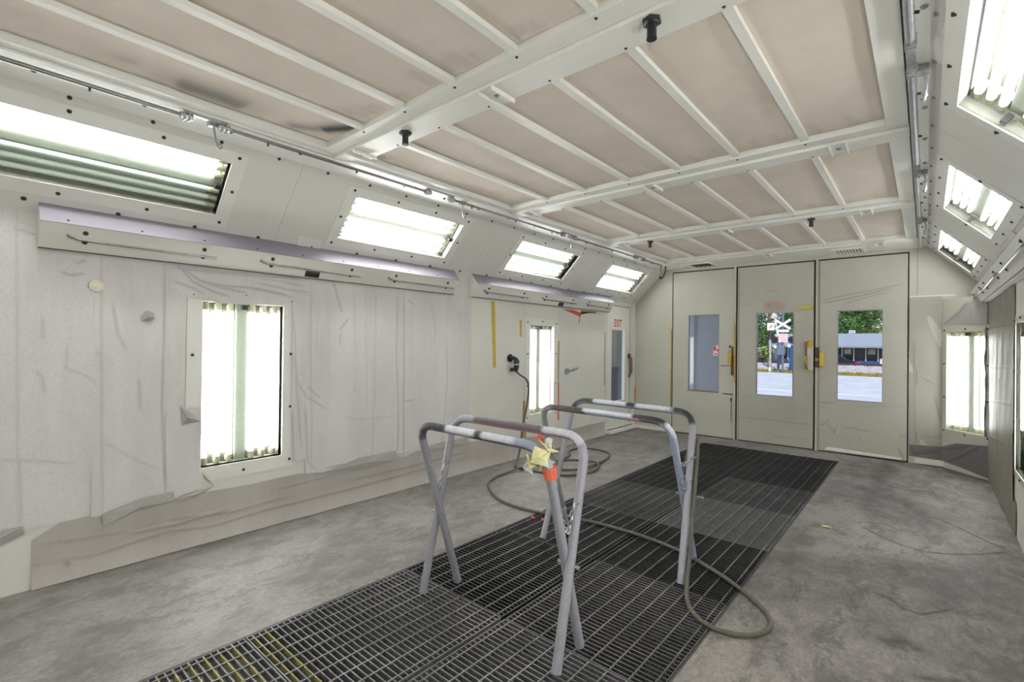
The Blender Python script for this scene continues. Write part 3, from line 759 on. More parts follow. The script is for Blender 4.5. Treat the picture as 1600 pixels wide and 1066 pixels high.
# vents at the back edge of the ceiling
for n_, (x0, x1, lab) in enumerate(((1.08, 1.44, 'slotted ceiling air vent above the left door leaf'), (2.97, 3.34, 'slotted ceiling air vent above the right door leaf'))):
    T = thing('ceiling_vent', lab, 'vent', ((x0+x1)/2, -0.26, 2.72), 'ceiling vents by the doors')
    F_ = Fr((0, 0, 2.722), (1, 0, 0), (0, 1, 0), (0, 0, -1))
    part('vent_frame', plate(MB(), F_, x0, x1, -0.47, -0.07, 0.0, 0.012, [(x0+0.035, x1-0.035, -0.435, -0.105)]), 'frame', T)
    part('backing', MB().box(x0+0.035, x1-0.035, -0.435, -0.105, 0.0, 0.002, F_), 'grille', T)
    nn = 5 if n_ == 0 else 9
    for i in range(nn):
        xx = x0+0.05+(x1-x0-0.1)*i/(nn-1)
        part('slat', MB().box(xx-0.008, xx+0.008, -0.435, -0.105, 0.002, 0.011, F_), 'frame' if n_ else 'grille', T)
# ------------------------------------------------------------------ lamps: four-foot tubes behind a pane
_lm = {}
def cached(key, fn):
    if key not in _lm: _lm[key] = fn()
    return _lm[key]
I4 = Matrix.Identity(4)
def lamp(label, F, u0, u1, v0, v1, vertical, group, lit=(1, 1, 1, 1, 1, 1), mg=0.085, clip=True, w0=0.0, tube='tube', refl='reflector', plate_mat='frame'):
    """plate, housing, reflector, pane and six tubes; local x runs along the tubes, y across, z into the room"""
    uc, vc = (u0+u1)/2, (v0+v1)/2
    if vertical: L, B = v1-v0, u1-u0; m4 = Matrix(((F.v.x, -F.u.x, F.w.x, 0), (F.v.y, -F.u.y, F.w.y, 0), (F.v.z, -F.u.z, F.w.z, 0), (0, 0, 0, 1)))
    else: L, B = u1-u0, v1-v0; m4 = Matrix(((F.u.x, F.v.x, F.w.x, 0), (F.u.y, F.v.y, F.w.y, 0), (F.u.z, F.v.z, F.w.z, 0), (0, 0, 0, 1)))
    if m4.to_3x3().determinant() < 0: m4 = m4 @ Matrix.Diagonal((1, -1, 1, 1))
    p = F(uc, vc, w0); m4.translation = p
    T = thing('tube_light', label, 'light', tuple(p), group)
    T.matrix_world = m4; ROOT[T.name] = Vector((0, 0, 0))
    l, b = L/2, B/2; key = (round(L, 3), round(B, 3), mg)
    def put(name, fn, k2=None, mat4=I4, par=T):
        o = bpy.data.objects.new(name, cached((name, key, k2), fn)); COL.objects.link(o); o.parent = par; o.matrix_local = mat4; return o
    put('face_plate', lambda: plate(MB(), FW, -l-mg, l+mg, -b-mg, b+mg, 0.0, 0.005, [(-l, l, -b, b)]).mesh('face_plate', M[plate_mat]), plate_mat)
    put('reflector', lambda: MB().box(-l-0.01, l+0.01, -b-0.01, b+0.01, -0.13, -0.12).mesh('reflector', M[refl]), refl)
    hs = MB()
    hs.box(-l-0.012, -l, -b, b, -0.12, -0.001).box(l, l+0.012, -b, b, -0.12, -0.001).box(-l, l, -b-0.012, -b, -0.12, -0.001).box(-l, l, b, b+0.012, -0.12, -0.001)
    put('housing', lambda: hs.mesh('housing', M['lamp_side']))
    put('pane', lambda: MB().box(-l, l, -b, b, -0.012, -0.009).mesh('pane', M['pane']))
    gw = B*0.065
    put('divider', lambda: MB().poly([(-l, -0.03), (-l, 0.03), (l, 0.03), (l, -0.03)], -0.119, -0.075).add(
        [(-l, -gw, -0.072), (l, -gw, -0.072), (l, gw, -0.072), (-l, gw, -0.072)], [(0, 1, 2, 3)]).mesh('divider', M['divider']))
    sp = (b-gw)/3.0
    k = 0
    for sgn in (1, -1):
        for i in range(3):
            yv = sgn*(gw+sp*(2.5-i))
            on = lit[k]; k += 1
            tb = put('tube', lambda: MB().cyl((-l+0.05, 0, 0), (l-0.05, 0, 0), 0.018, n=12).mesh('tube', M[tube if on else 'tubeoff'], SM), tube if on else 'off', Matrix.Translation((0, yv, -0.07)))
            for s in (-1, 1):
                put('lamp_holder', lambda: MB().box(-0.02, 0.02, -0.014, 0.014, -0.05, 0.012).cyl((-0.028, 0, 0), (0.028, 0, 0), 0.019, n=10).mesh('lamp_holder', M['holder']), None, Matrix.Translation((s*(l-0.03), 0, 0)), tb)
    if clip:
        put('clip', lambda: MB().box(-0.018, 0.018, -0.014, 0.014, -0.05, -0.013).cyl((0, 0, -0.013), (0, 0, -0.0125), 0.006, n=6).mesh('clip', M['black']), None, Matrix.Translation((l-0.03, 0, 0)))
    for i in range(4):
        for s in (-1, 1):
            put('screw', lambda: screw_mesh(0.009, True), None, Matrix.Translation((-l-mg*0.4+(2*l+0.8*mg)*i/3, s*(b+mg*0.62), 0.005)))
    for s in (-1, 1):
        put('screw', lambda: screw_mesh(0.009, True), None, Matrix.Translation((s*(l+mg*0.62), 0.0, 0.005)))
    return T
LB = ['tube light on the left slope behind the camera position', 'long tube light nearest the camera on the left slope, its lower three tubes unlit', 'second lit tube light from the camera on the left slope',
      'third lit tube light from the camera on the left slope', 'lit tube light at the far end of the left slope']
for k, (a, b) in enumerate(LAMP_L):
    lamp(LB[k], SL, a, b, SV0, SV1, False, 'slope tube lights', (1, 1, 1, 0, 0, 0) if k == 1 else (1,)*6, tube='tube_aged' if k > 2 else 'tube', refl='reflector_clean' if k == 1 else 'reflector')
RB = ['tube light on the right slope nearest the booth front behind the camera', 'lit tube light on the right slope behind the camera position', 'lit tube light cut by the top right of the picture on the right slope',
      'middle lit tube light on the right slope', 'lit tube light at the far end of the right slope']
for k, (a, b) in enumerate(LAMP_R):
    lamp(RB[k], SR, a, b, SV0, SV1, False, 'slope tube lights', tube='tube_aged' if k > 2 else 'tube_mid')
lamp('upright tube light on the left wall behind the camera position', FL, *WL[0], True, 'upright wall lights')  # unseen, added to brighten the near end of the booth
lamp('upright tube light framed by wrinkled film on the near left wall', FL, *WL[1], True, 'upright wall lights', mg=0.10)
lamp('upright tube light on the bare left wall between the hose valve and EXIT door', FL, *WL[2], True, 'upright wall lights', mg=0.09, tube='tube_aged')
lamp('upright tube light on the right wall near the booth front', FR, *WR[0], True, 'upright wall lights')  # added out of view so the near end is lit evenly
lamp('upright tube light on the right wall behind the camera position', FR, *WR[1], True, 'upright wall lights')  # unseen lamp added to light the right wall and floor
lamp('upright tube light at the right picture edge on the film covered right wall', FR, *WR[2], True, 'upright wall lights', mg=0.05, tube='tube_aged', plate_mat='door')
lamp('upright tube light in the angled back right corner beside the doors', CHL, *CL_H, True, 'upright wall lights', mg=0.05, tube='tube_aged', plate_mat='door')

# ------------------------------------------------------------------ angled ledge boxes with rods under the slopes
def ledge(label, side, y0, y1, rods, label_y=None, rod_n=True):
    sx = (lambda x: x) if side < 0 else (lambda x: W-x)
    A, Bp, Cp, Dp = (0.052, 2.234), (0.145, 2.118), (0.062, 1.975), (0.0, 1.975)
    F = Fr((0 if side < 0 else W, 0, 0), (1 if side < 0 else -1, 0, 0), (0, 0, 1), (0, 1, 0))
    T = thing('ledge_box', label, 'ledge', (sx(0.05), (y0+y1)/2, 1.975), 'angled ledge boxes')
    part('body', MB().poly([(0.0, 2.18), A, Bp, Cp, Dp], y0, y1, F), 'paint', T)
    n = Vector((Bp[1]-A[1], 0, A[0]-Bp[0]))
    # lilac top face as its own thin plate
    o = 0.002
    part('top_plate', MB().poly([A, Bp, (Bp[0]+o, Bp[1]+o), (A[0]+o, A[1]+o)], y0, y1, F), 'lilac', T)
    fd = Vector((sx(Cp[0])-sx(Bp[0]), 0, Cp[1]-Bp[1]))
    nrm = Vector((1 if side < 0 else -1, 0, -0.58)).normalized()
    FF = Fr((sx(Cp[0]), 0, Cp[1]), (0, 1, 0), (sx(Bp[0])-sx(Cp[0]), 0, Bp[1]-Cp[1]), nrm)
    part('bottom_lip', MB().box(y0, y1, 0.0, 0.004, 0.0, 0.006, FF), 'seam', T)
    for a, b in rods:
        v = 0.088
        r = part('rod', MB().tube([FF(a, v+0.012, 0.002), FF(a+0.008, v+0.008, 0.016), FF(a+0.05, v, 0.026), FF(b, v-0.008, 0.024)], 0.0075, 8), 'rod', T, SM)
        for yy in (a+0.1*(b-a), b-0.1*(b-a)):
            screw(FF, yy, v+0.035, 0.0, T, 0.011, True); screw(FF, yy, v-0.022, 0.0, T, 0.011, True)
    for i in range(int((y1-y0)/0.35)):
        p = 0.5*(Vector((sx(A[0]), 0, A[1]))+Vector((sx(Bp[0]), 0, Bp[1])))
        t_ = Fr((p.x, 0, p.z), (0, 1, 0), (sx(A[0])-sx(Bp[0]), 0, A[1]-Bp[1]), Vector((1 if side < 0 else -1, 0, 0.8)))
        screw(t_, y0+0.12+0.35*i, -0.045, 0.002, T, 0.006, True)
    if label_y is not None:
        s_ = part('rating_window', MB().box(label_y-0.06, label_y+0.06, 0.012, 0.062, 0.0, 0.003, FF), 'black', T, label='small dark rating window')
        part('red_bar', MB().box(label_y-0.055, label_y+0.055, 0.046, 0.06, 0.003, 0.004, FF), 'rust', s_)
    return T
ledge('long white ledge box with three rods above the film covered left wall', -1, -7.62, -4.40, [(-7.5, -6.72), (-6.42, -5.58), (-5.28, -4.47)], -6.0)
ledge('white ledge box above the bare far left wall with a red tape below', -1, -4.13, -1.02, [(-4.0, -3.2), (-2.9, -2.1), (-1.82, -1.1)], -2.42)
ledge('white ledge box with rods seen end-on along the right wall', 1, -4.3, -0.05, [(-4.05, -2.85), (-2.55, -1.45), (-1.2, -0.15)])
def patch_card(label, side, y0, y1):
    F = SL if side < 0 else SR
    mb = MB().poly([(y0, 0.16), (y1, 0.165), (y1+0.01, 0.065), (y0+0.03, 0.06)], 0.002, 0.006, F)
    p = F((y0+y1)/2, 0.11, 0.004)
    solo('cover_card', mb, 'frame', label, 'card', tuple(p), 'white cover cards')
patch_card('white card taped over the joint of the long left ledge box', -1, -6.14, -5.94)
patch_card('white card taped above the far left ledge box', -1, -2.46, -2.24)
patch_card('white card taped above the right ledge box', 1, -3.2, -2.95)

# ------------------------------------------------------------------ pipe rails below the ceiling edge
ZR = 2.70
def rail(label, side, xr, spans, hooks):
    T = thing('hanging_rail', label, 'rail', (xr, -4.0, 2.68), 'ceiling edge rails')
    for i, (a, b) in enumerate(spans):
        part('rod', MB().cyl((xr, a, ZR), (xr, b, ZR), 0.011 if side < 0 else 0.017, n=10), 'rod' if side < 0 else 'galv', T, SM)
        y = a+0.25
        while y < b-0.1:
            part('pin', MB().cyl((xr, y, ZR), (xr-(0.0 if side < 0 else -0.03), y, 2.672 if side < 0 else 2.69), 0.006, n=6), 'screwdark', T); y += 0.62
        if i+1 < len(spans):
            c = spans[i+1][0]
            part('bridge', MB().box(xr-0.015, xr+0.015, b, c, 2.715, 2.728), 'galv', T)
            for yy in (b, c):
                part('bracket', MB().box(xr-0.02, xr+0.02, yy-0.014, yy-0.008, 2.675, 2.73).box(xr-0.02, xr+0.02, yy+0.008, yy+0.014, 2.675, 2.73).cyl((xr, yy-0.03, ZR), (xr, yy+0.03, ZR), 0.02, n=8), 'galv', T)
    for yy in hooks:
        pts = [(xr-0.04*(1 if side < 0 else -1), yy, 2.70), (xr-0.05*(1 if side < 0 else -1), yy+0.01, 2.66), (xr-0.045*(1 if side < 0 else -1), yy+0.02, 2.60), (xr-0.04*(1 if side < 0 else -1), yy+0.03, 2.585), (xr-0.035*(1 if side < 0 else -1), yy+0.045, 2.60)]
        part('hook', MB().tube(spline(pts, 0.01), 0.006, 6).box(pts[0][0]-0.02, pts[0][0]+0.02, yy-0.03, yy+0.03, 2.70, 2.726).ball((pts[2][0], yy+0.03, 2.61), 0.012, 6, 4), 'galv', T, SM)
rail('thin steel rail with hooks running below the left ceiling edge', -1, 0.79, [(YN+0.1, -7.10), (-6.91, -5.38), (-5.12, -3.42), (-3.17, -1.62), (-1.35, -0.72)], [-6.95, -4.95, -3.2, -1.5])
rail('galvanised strip rail with clevis brackets along the right ceiling edge', 1, 3.872, [(YN+0.1, -5.42), (-5.15, -3.70), (-3.45, -2.0), (-1.75, -0.2)], [-5.1, -3.4, -1.7])
# far end fitting of the left rail
T = thing('drop_fitting', 'small steel drop bracket at the far end of the left rail', 'bracket', (0.79, -0.6, 2.70))
part('strap', MB().tube(spline([(0.79, -0.72, 2.70), (0.76, -0.71, 2.60), (0.74, -0.68, 2.52), (0.75, -0.60, 2.52), (0.78, -0.57, 2.60), (0.79, -0.56, 2.71)], 0.02), 0.010, 6), 'screwdark', T, SM)
part('foot', MB().ball((0.745, -0.64, 2.515), 0.022, 8, 5), 'screwdark', T, True)
# pipe nipples hanging from the beams
for x, y, lab in ((3.11, -6.19, 'black pipe nipple with hex flange, right one on the nearest ceiling beam'), (1.54, -6.175, 'black pipe nipple with hex flange, left one on the nearest ceiling beam'),
                  (3.06, -2.42, 'black pipe nipple on the third ceiling beam, right one'), (1.37, -2.40, 'black pipe nipple on the third ceiling beam, left one')):
    T = thing('pipe_nipple', lab, 'pipe fitting', (x, y, 2.72), 'pipe nipples under the ceiling beams')
    part('hex_flange', MB().cyl((x, y, 2.72), (x, y, 2.706), 0.037, 0.037, 6).cyl((x, y, 2.706), (x, y, 2.70), 0.03, 0.024, 12), 'screwdark', T)
    part('nipple', MB().cyl((x, y, 2.70), (x, y, 2.648), 0.0185, n=14).cyl((x, y, 2.648), (x, y, 2.643), 0.020, n=14), 'black', T, SM)

# ------------------------------------------------------------------ masking film
CLn = [([(-7.33,1.994),(-7.32,1.173),(-7.304,0.369)],0.006,0.50),
([(-6.998,1.97),(-6.998,1.675),(-7.001,1.329),(-7.004,0.983),(-6.989,0.634),(-6.967,0.391)],0.010,0.90),
([(-7.512,1.852),(-7.472,1.838),(-7.41,1.853)],0.005,0.90),
([(-7.443,1.911),(-7.399,1.937)],0.005,0.70),
([(-7.27,1.678),(-7.245,1.496),(-7.202,1.381)],0.006,0.70),
([(-7.133,1.205),(-7.12,0.994)],0.005,0.70),
([(-7.591,1.581),(-7.584,1.45)],0.005,0.50),
([(-7.63,1.283),(-7.587,1.226),(-7.575,1.131)],0.005,0.60),
([(-7.707,2.076),(-7.639,2.055),(-7.599,2.059)],0.005,0.60),
([(-7.703,2.211),(-7.689,1.194),(-7.674,0.354)],0.006,0.40),
([(-7.751,0.776),(-7.597,0.742),(-7.443,0.695)],0.006,0.50),
([(-7.31,0.811),(-7.129,0.659),(-6.999,0.571)],0.006,0.40),
([(-7.676,0.792),(-7.664,0.388)],0.006,0.50),
([(-7.481,1.413),(-7.485,1.279),(-7.376,1.216),(-7.345,1.175)],0.005,0.45),
([(-7.347,1.374),(-7.316,1.334)],0.005,0.50),
([(-6.921,1.967),(-6.835,1.866),(-6.714,1.809),(-6.595,1.777)],0.006,1.00),
([(-6.902,1.957),(-6.796,1.879),(-6.652,1.838),(-6.476,1.816)],0.007,1.00),
([(-6.747,1.871),(-6.631,1.854),(-6.462,1.856),(-6.262,1.835),(-6.134,1.815)],0.007,1.00),
([(-6.949,1.854),(-6.834,1.821),(-6.762,1.782)],0.006,0.80),
([(-6.408,1.935),(-6.213,1.931),(-6.056,1.911)],0.005,0.70),
([(-6.407,1.901),(-6.186,1.872),(-5.973,1.86)],0.006,0.80),
([(-6.43,1.859),(-6.211,1.834),(-6.129,1.805)],0.006,0.80),
([(-6.969,1.948),(-6.836,1.947),(-6.408,1.95),(-5.98,1.972)],0.014,0.80),
([(-5.974,1.956),(-5.946,0.343)],0.005,0.60),
([(-6.11,1.628),(-6.087,1.104),(-6.037,0.572)],0.006,0.70),
([(-6.128,1.393),(-6.071,1.103),(-5.999,0.993),(-5.816,0.869)],0.007,0.80),
([(-5.989,1.072),(-5.876,0.972)],0.006,0.80),
([(-6.116,0.897),(-6.099,0.436)],0.006,0.80),
([(-6.015,0.941),(-5.981,0.457),(-5.896,0.36)],0.007,0.70),
([(-5.779,1.977),(-5.741,1.869),(-5.69,1.72)],0.006,0.90),
([(-5.627,1.661),(-5.7,1.562)],0.006,1.00),
([(-5.7,1.534),(-5.704,1.421)],0.005,0.60),
([(-5.101,1.923),(-5.107,1.299),(-5.076,0.797),(-5.076,0.297)],0.007,0.90),
([(-5.026,1.961),(-5.0,0.284)],0.006,1.00),
([(-5.58,1.94),(-5.539,1.306)],0.006,0.35),
([(-5.456,1.952),(-5.426,0.831)],0.006,0.35),
([(-5.347,1.962),(-5.337,0.822)],0.006,0.45),
([(-5.365,1.303),(-5.351,0.346)],0.006,0.40),
([(-4.97,1.87),(-4.898,1.83)],0.005,0.80),
([(-4.993,0.872),(-4.883,0.876)],0.008,0.80),
([(-4.683,1.892),(-4.609,1.56),(-4.642,1.459)],0.006,0.50),
([(-4.455,1.426),(-4.439,1.012),(-4.503,0.469),(-4.518,0.335)],0.006,0.60),
([(-5.821,0.373),(-5.499,0.36),(-5.224,0.36),(-4.923,0.366)],0.012,0.90),
([(-4.843,0.386),(-4.41,0.387),(-4.091,0.384)],0.009,0.60),
([(-5.664,0.797),(-5.505,0.751),(-5.158,0.743)],0.006,0.40)]
CA = [([(-7.622,0.14),(-7.332,0.113),(-6.964,0.151),(-6.692,0.11),(-6.288,0.133),(-5.496,0.138),(-4.067,0.177)],0.010,0.70),
([(-7.174,0.19),(-6.928,0.185),(-6.566,0.203)],0.007,0.90),
([(-7.591,0.256),(-7.333,0.225),(-7.174,0.211)],0.006,0.50),
([(-6.965,0.23),(-6.774,0.206),(-6.565,0.179),(-6.138,0.199)],0.007,0.60),
([(-5.625,0.212),(-4.921,0.218),(-4.119,0.229)],0.009,0.80),
([(-6.24,0.274),(-5.749,0.293),(-5.223,0.293)],0.006,0.50),
([(-7.479,0.115),(-7.456,0.092),(-7.468,0.119)],0.006,0.80)]
CR = [([(-1.255,1.93),(-1.286,1.366),(-1.346,0.255)],0.008,0.80),
([(-0.351,1.25),(-2.406,1.312)],0.008,0.80),
([(-0.374,0.879),(-2.419,1.016)],0.007,0.70),
([(-0.398,0.496),(-1.329,0.574),(-1.824,0.605)],0.008,1.00),
([(-0.003,1.948),(-0.131,0.017)],0.010,0.90),
([(-2.422,1.792),(-2.528,0.986),(-2.404,0.514)],0.010,0.90),
([(-0.536,1.669),(-1.377,1.662),(-2.464,1.647)],0.008,0.80),
([(-1.605,1.193),(-1.406,1.123)],0.006,0.60),
([(-2.034,0.829),(-2.248,0.591)],0.010,0.70)]
CB = [([(3.883,1.096),(4.011,1.015)],0.005,0.60),
([(4.012,0.857),(4.091,0.487),(4.132,0.398)],0.007,0.80),
([(4.062,0.389),(4.132,0.336)],0.006,0.70),
([(3.819,1.57),(3.832,0.278)],0.005,0.50),
([(4.1,2.096),(4.067,1.728)],0.009,0.50),
([(4.261,2.088),(4.228,1.88),(4.137,1.742)],0.010,0.70),
([(4.085,1.649),(4.091,0.432)],0.009,0.80),
([(3.893,0.367),(4.103,0.363)],0.006,0.40)]
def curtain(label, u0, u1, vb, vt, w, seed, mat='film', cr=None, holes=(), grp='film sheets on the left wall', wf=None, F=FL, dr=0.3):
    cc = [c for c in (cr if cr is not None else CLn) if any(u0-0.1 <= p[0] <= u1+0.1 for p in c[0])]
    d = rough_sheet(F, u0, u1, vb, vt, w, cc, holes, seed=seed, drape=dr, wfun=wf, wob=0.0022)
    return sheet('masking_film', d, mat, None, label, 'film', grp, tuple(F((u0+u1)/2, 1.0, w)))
bot = lambda u: 0.345+0.012*np.sin(u*9.0)+0.008*np.sin(u*23)
topn = lambda u: np.where(u < -7.62, 2.225, 1.985)
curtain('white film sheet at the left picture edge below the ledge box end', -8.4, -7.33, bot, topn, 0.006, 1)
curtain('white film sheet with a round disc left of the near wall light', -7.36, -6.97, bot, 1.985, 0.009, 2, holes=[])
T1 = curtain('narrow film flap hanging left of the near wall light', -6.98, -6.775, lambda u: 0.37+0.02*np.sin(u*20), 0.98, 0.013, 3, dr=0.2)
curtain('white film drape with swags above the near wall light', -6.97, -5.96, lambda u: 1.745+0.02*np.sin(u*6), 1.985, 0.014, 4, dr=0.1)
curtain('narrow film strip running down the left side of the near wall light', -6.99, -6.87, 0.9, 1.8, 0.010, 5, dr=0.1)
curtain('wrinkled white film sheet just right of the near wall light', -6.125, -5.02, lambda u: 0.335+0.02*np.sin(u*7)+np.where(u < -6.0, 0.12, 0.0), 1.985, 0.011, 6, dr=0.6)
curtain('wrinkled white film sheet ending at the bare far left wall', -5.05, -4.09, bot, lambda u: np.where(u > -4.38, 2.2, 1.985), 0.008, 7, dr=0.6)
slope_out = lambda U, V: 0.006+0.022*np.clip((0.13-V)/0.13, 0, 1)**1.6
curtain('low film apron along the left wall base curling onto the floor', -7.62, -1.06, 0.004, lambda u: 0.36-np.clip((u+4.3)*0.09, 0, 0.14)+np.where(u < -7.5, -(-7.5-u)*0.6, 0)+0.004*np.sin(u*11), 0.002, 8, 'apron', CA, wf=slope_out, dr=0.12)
def torn(label, pts, mat='filmgrey', w=0.02, F=FL):
    c = (sum(p[0] for p in pts)/len(pts), sum(p[1] for p in pts)/len(pts))
    n = len(pts); mid = F(c[0], c[1], w+0.012)
    mb = MB().add([F(p[0], p[1], w-0.002+0.006*(i % 2)) for i, p in enumerate(pts)]+[mid]+[F(p[0], p[1], w-0.004) for p in pts],
                  [(i, (i+1) % n, n) for i in range(n)]+[tuple(range(2*n, n, -1))])
    solo('torn_film', mb, mat, label, 'film scrap', tuple(F(c[0], c[1], w)), 'torn film pieces')
torn('grey torn film strip hanging below the sheet with the disc', [(-7.31, 0.36), (-7.1, 0.41), (-6.93, 0.415), (-6.925, 0.355), (-7.15, 0.33), (-7.3, 0.285)])
torn('grey torn film corner at the left picture edge above the bare panel', [(-7.95, 0.35), (-7.66, 0.38), (-7.65, 0.335), (-7.78, 0.285), (-7.95, 0.25)])
torn('grey folded film corner beside the left edge of the near wall light', [(-6.90, 1.0), (-6.775, 0.88), (-6.89, 0.865)], 'filmgrey')
torn('grey folded film corner at the lower left of the near wall light', [(-6.76, 0.52), (-6.68, 0.40), (-6.75, 0.47)], 'filmgrey')
torn('grey torn film edge under the flap left of the near wall light', [(-6.9, 0.37), (-6.78, 0.385), (-6.68, 0.40), (-6.78, 0.35), (-6.89, 0.335)])
torn('grey torn film tail low on the wall right of the near wall light', [(-5.86, 0.33), (-5.5, 0.40), (-5.1, 0.40), (-5.08, 0.31), (-5.45, 0.29)], 'filmgrey')
torn('grey torn film tail low on the last film sheet', [(-4.85, 0.34), (-4.5, 0.40), (-4.12, 0.40), (-4.12, 0.33), (-4.5, 0.30)], 'filmgrey')
solo('wall_disc', MB().cyl(FL(-7.352, 1.785, 0.008), FL(-7.352, 1.785, 0.018), 0.036, n=20).cyl(FL(-7.352, 1.785, 0.018), FL(-7.352, 1.785, 0.022), 0.020, n=16), 'cream',
     'small round cream disc on the film seam at upper left', 'disc', tuple(FL(-7.352, 1.785, 0.01)), None, SM)
torn('small puckered film spot on the sheet with the disc', [(-7.13, 1.60), (-7.10, 1.645), (-7.06, 1.635), (-7.05, 1.60), (-7.08, 1.57), (-7.12, 1.575)], 'filmgrey', 0.016)
# right wall film
gR = 'film sheets on the right wall'
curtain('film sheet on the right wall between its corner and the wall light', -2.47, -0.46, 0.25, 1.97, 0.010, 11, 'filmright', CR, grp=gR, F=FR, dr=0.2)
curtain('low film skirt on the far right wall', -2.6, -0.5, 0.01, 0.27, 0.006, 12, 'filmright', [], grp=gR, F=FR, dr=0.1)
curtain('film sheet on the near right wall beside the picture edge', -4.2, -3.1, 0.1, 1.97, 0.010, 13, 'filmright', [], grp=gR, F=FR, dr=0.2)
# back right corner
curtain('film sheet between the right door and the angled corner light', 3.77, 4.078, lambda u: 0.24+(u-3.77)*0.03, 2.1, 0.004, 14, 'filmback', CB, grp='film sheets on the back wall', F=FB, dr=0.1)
def gauze(label, F, pts, w, folds, seed, mat='filmdark'):
    us = [p[0] for p in pts]
    lo = sorted([p for p in pts if p[2] == 'b']); hi = sorted([p for p in pts if p[2] == 't'])
    d = rough_sheet(F, min(us), max(us), lambda u: np.interp(u, [p[0] for p in lo], [p[1] for p in lo]), lambda u: np.interp(u, [p[0] for p in hi], [p[1] for p in hi]), w, folds, res=0.012, wob=0.003, seed=seed, drape=0.3)
    sheet('dark_gauze', d, mat, None, label, 'film', 'dark gauze pieces', tuple(F(sum(us)/len(us), 0.3, w)))
gauze('dark grey gauze tucked along the floor right of the doors', FB, [(3.772, 0.09, 'b'), (4.078, 0.085, 'b'), (3.772, 0.235, 't'), (4.078, 0.25, 't')], 0.006, [([(3.79, 0.22), (3.83, 0.12), (4.07, 0.2)], 0.01, 0.9), ([(3.8, 0.14), (4.07, 0.235)], 0.008, 0.7)], 21)
gauze('dark grey gauze tucked below the angled corner light', CHL, [(0.0, 0.085, 'b'), (CHW, 0.02, 'b'), (0.0, 0.25, 't'), (0.2, 0.33, 't'), (CHW, 0.38, 't')], 0.006, [([(0.12, 0.1), (0.5, 0.36)], 0.01, 0.9), ([(0.0, 0.22), (0.35, 0.33)], 0.01, 0.6)], 22)
gauze('grey triangular gauze above the angled corner light', CHL, [(0.02, 1.735, 'b'), (CHW-0.02, 1.73, 'b'), (0.02, 1.75, 't'), (0.3, 1.99, 't'), (CHW-0.02, 2.02, 't')], 0.006, [([(0.02, 1.75), (0.2, 1.86), (0.34, 2.0)], 0.02, 0.6)], 23, 'filmgrey')  # shade of the recess over the lamp, drawn as a grey sheet
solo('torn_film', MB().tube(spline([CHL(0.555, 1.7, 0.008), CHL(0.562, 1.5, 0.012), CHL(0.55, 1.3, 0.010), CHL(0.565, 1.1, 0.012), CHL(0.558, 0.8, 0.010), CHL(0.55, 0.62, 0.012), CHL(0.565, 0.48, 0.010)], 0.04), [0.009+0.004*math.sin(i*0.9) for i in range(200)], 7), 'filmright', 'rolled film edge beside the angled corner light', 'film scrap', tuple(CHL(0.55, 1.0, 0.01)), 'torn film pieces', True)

# ------------------------------------------------------------------ tape strips on the far left wall
def tape(label, pts, mat, F=FL, w=0.002):
    n = len(pts)//2; c = F(sum(p[0] for p in pts)/len(pts), sum(p[1] for p in pts)/len(pts), w)
    solo('tape_strip', MB().poly(pts, w, w+0.002, F), mat, label, 'tape', tuple(c), 'tape strips')
tape('wide yellow tape strip hanging from the far left ledge box', [(-3.705, 1.165), (-3.655, 1.168), (-3.69, 1.955), (-3.755, 1.955)], 'yellow')
tape('short yellow tape strip left of the far wall light', [(-3.21, 1.545), (-3.17, 1.54), (-3.18, 1.63), (-3.175, 1.755), (-3.225, 1.755), (-3.215, 1.65)], 'yellow')
tape('thin ochre tape strip down the right side of the far wall light', [(-2.36, 0.93), (-2.343, 0.93), (-2.343, 1.5), (-2.365, 1.5)], 'ochre')
tape('thin red tape strip low on the right side of the far wall light', [(-2.355, 0.39), (-2.325, 0.39), (-2.335, 0.92), (-2.36, 0.92)], 'red')
tape('red tape wedge stuck under the far left ledge box', [(-2.27, 1.95), (-1.80, 1.865), (-1.785, 1.925), (-2.0, 1.955)], 'red', w=0.004)
tape('yellow tape tail hanging beside the red wedge', [(-1.80, 1.935), (-1.36, 1.94), (-1.36, 1.965), (-1.77, 1.965), (-1.80, 1.9), (-1.85, 1.77), (-1.83, 1.765)], 'ochre', w=0.003)
tape('long thin ochre tape line left of the EXIT door', [(-1.07, 0.8), (-1.05, 0.8), (-1.05, 1.66), (-1.07, 1.66)], 'ochre', w=0.003)
tape('ochre tape strip behind the hanging air hose', [(-3.15, 0.18), (-3.06, 0.2), (-3.08, 0.72), (-3.13, 0.72)], 'ochre')
# ------------------------------------------------------------------ floor gratings: one panel per thing, every bar a part
_bar = {}
def barmesh(kind, L, mat):
    k = (kind, round(L, 3), mat)
    if k not in _bar:
        if kind == 'bearing': mb = MB().box(-L/2, L/2, -0.0028, 0.0028, -0.030, 0.0)
        elif kind == 'band_x': mb = MB().box(-L/2, L/2, -0.003, 0.003, -0.030, 0.001)
        elif kind == 'band_y': mb = MB().box(-0.003, 0.003, -L/2, L/2, -0.030, 0.001)
        else: mb = MB().box(-0.0036, 0.0036, -L/2, L/2, -0.009, 0.0015)
        _bar[k] = mb.mesh(kind, M[mat])
    return _bar[k]
GRADE = (['grate_dusty', 'grate_dusty', 'grate_black', 'grate_black', 'grate', 'grate_black', 'grate_black', 'grate_brown'],
         ['grate_dusty', 'grate_dusty', 'grate', 'grate_black', 'grate_dusty', 'grate', 'grate_brown', 'grate_black'])
ORD = ['nearest', 'second', 'third', 'fourth', 'fifth', 'sixth', 'seventh', 'farthest']
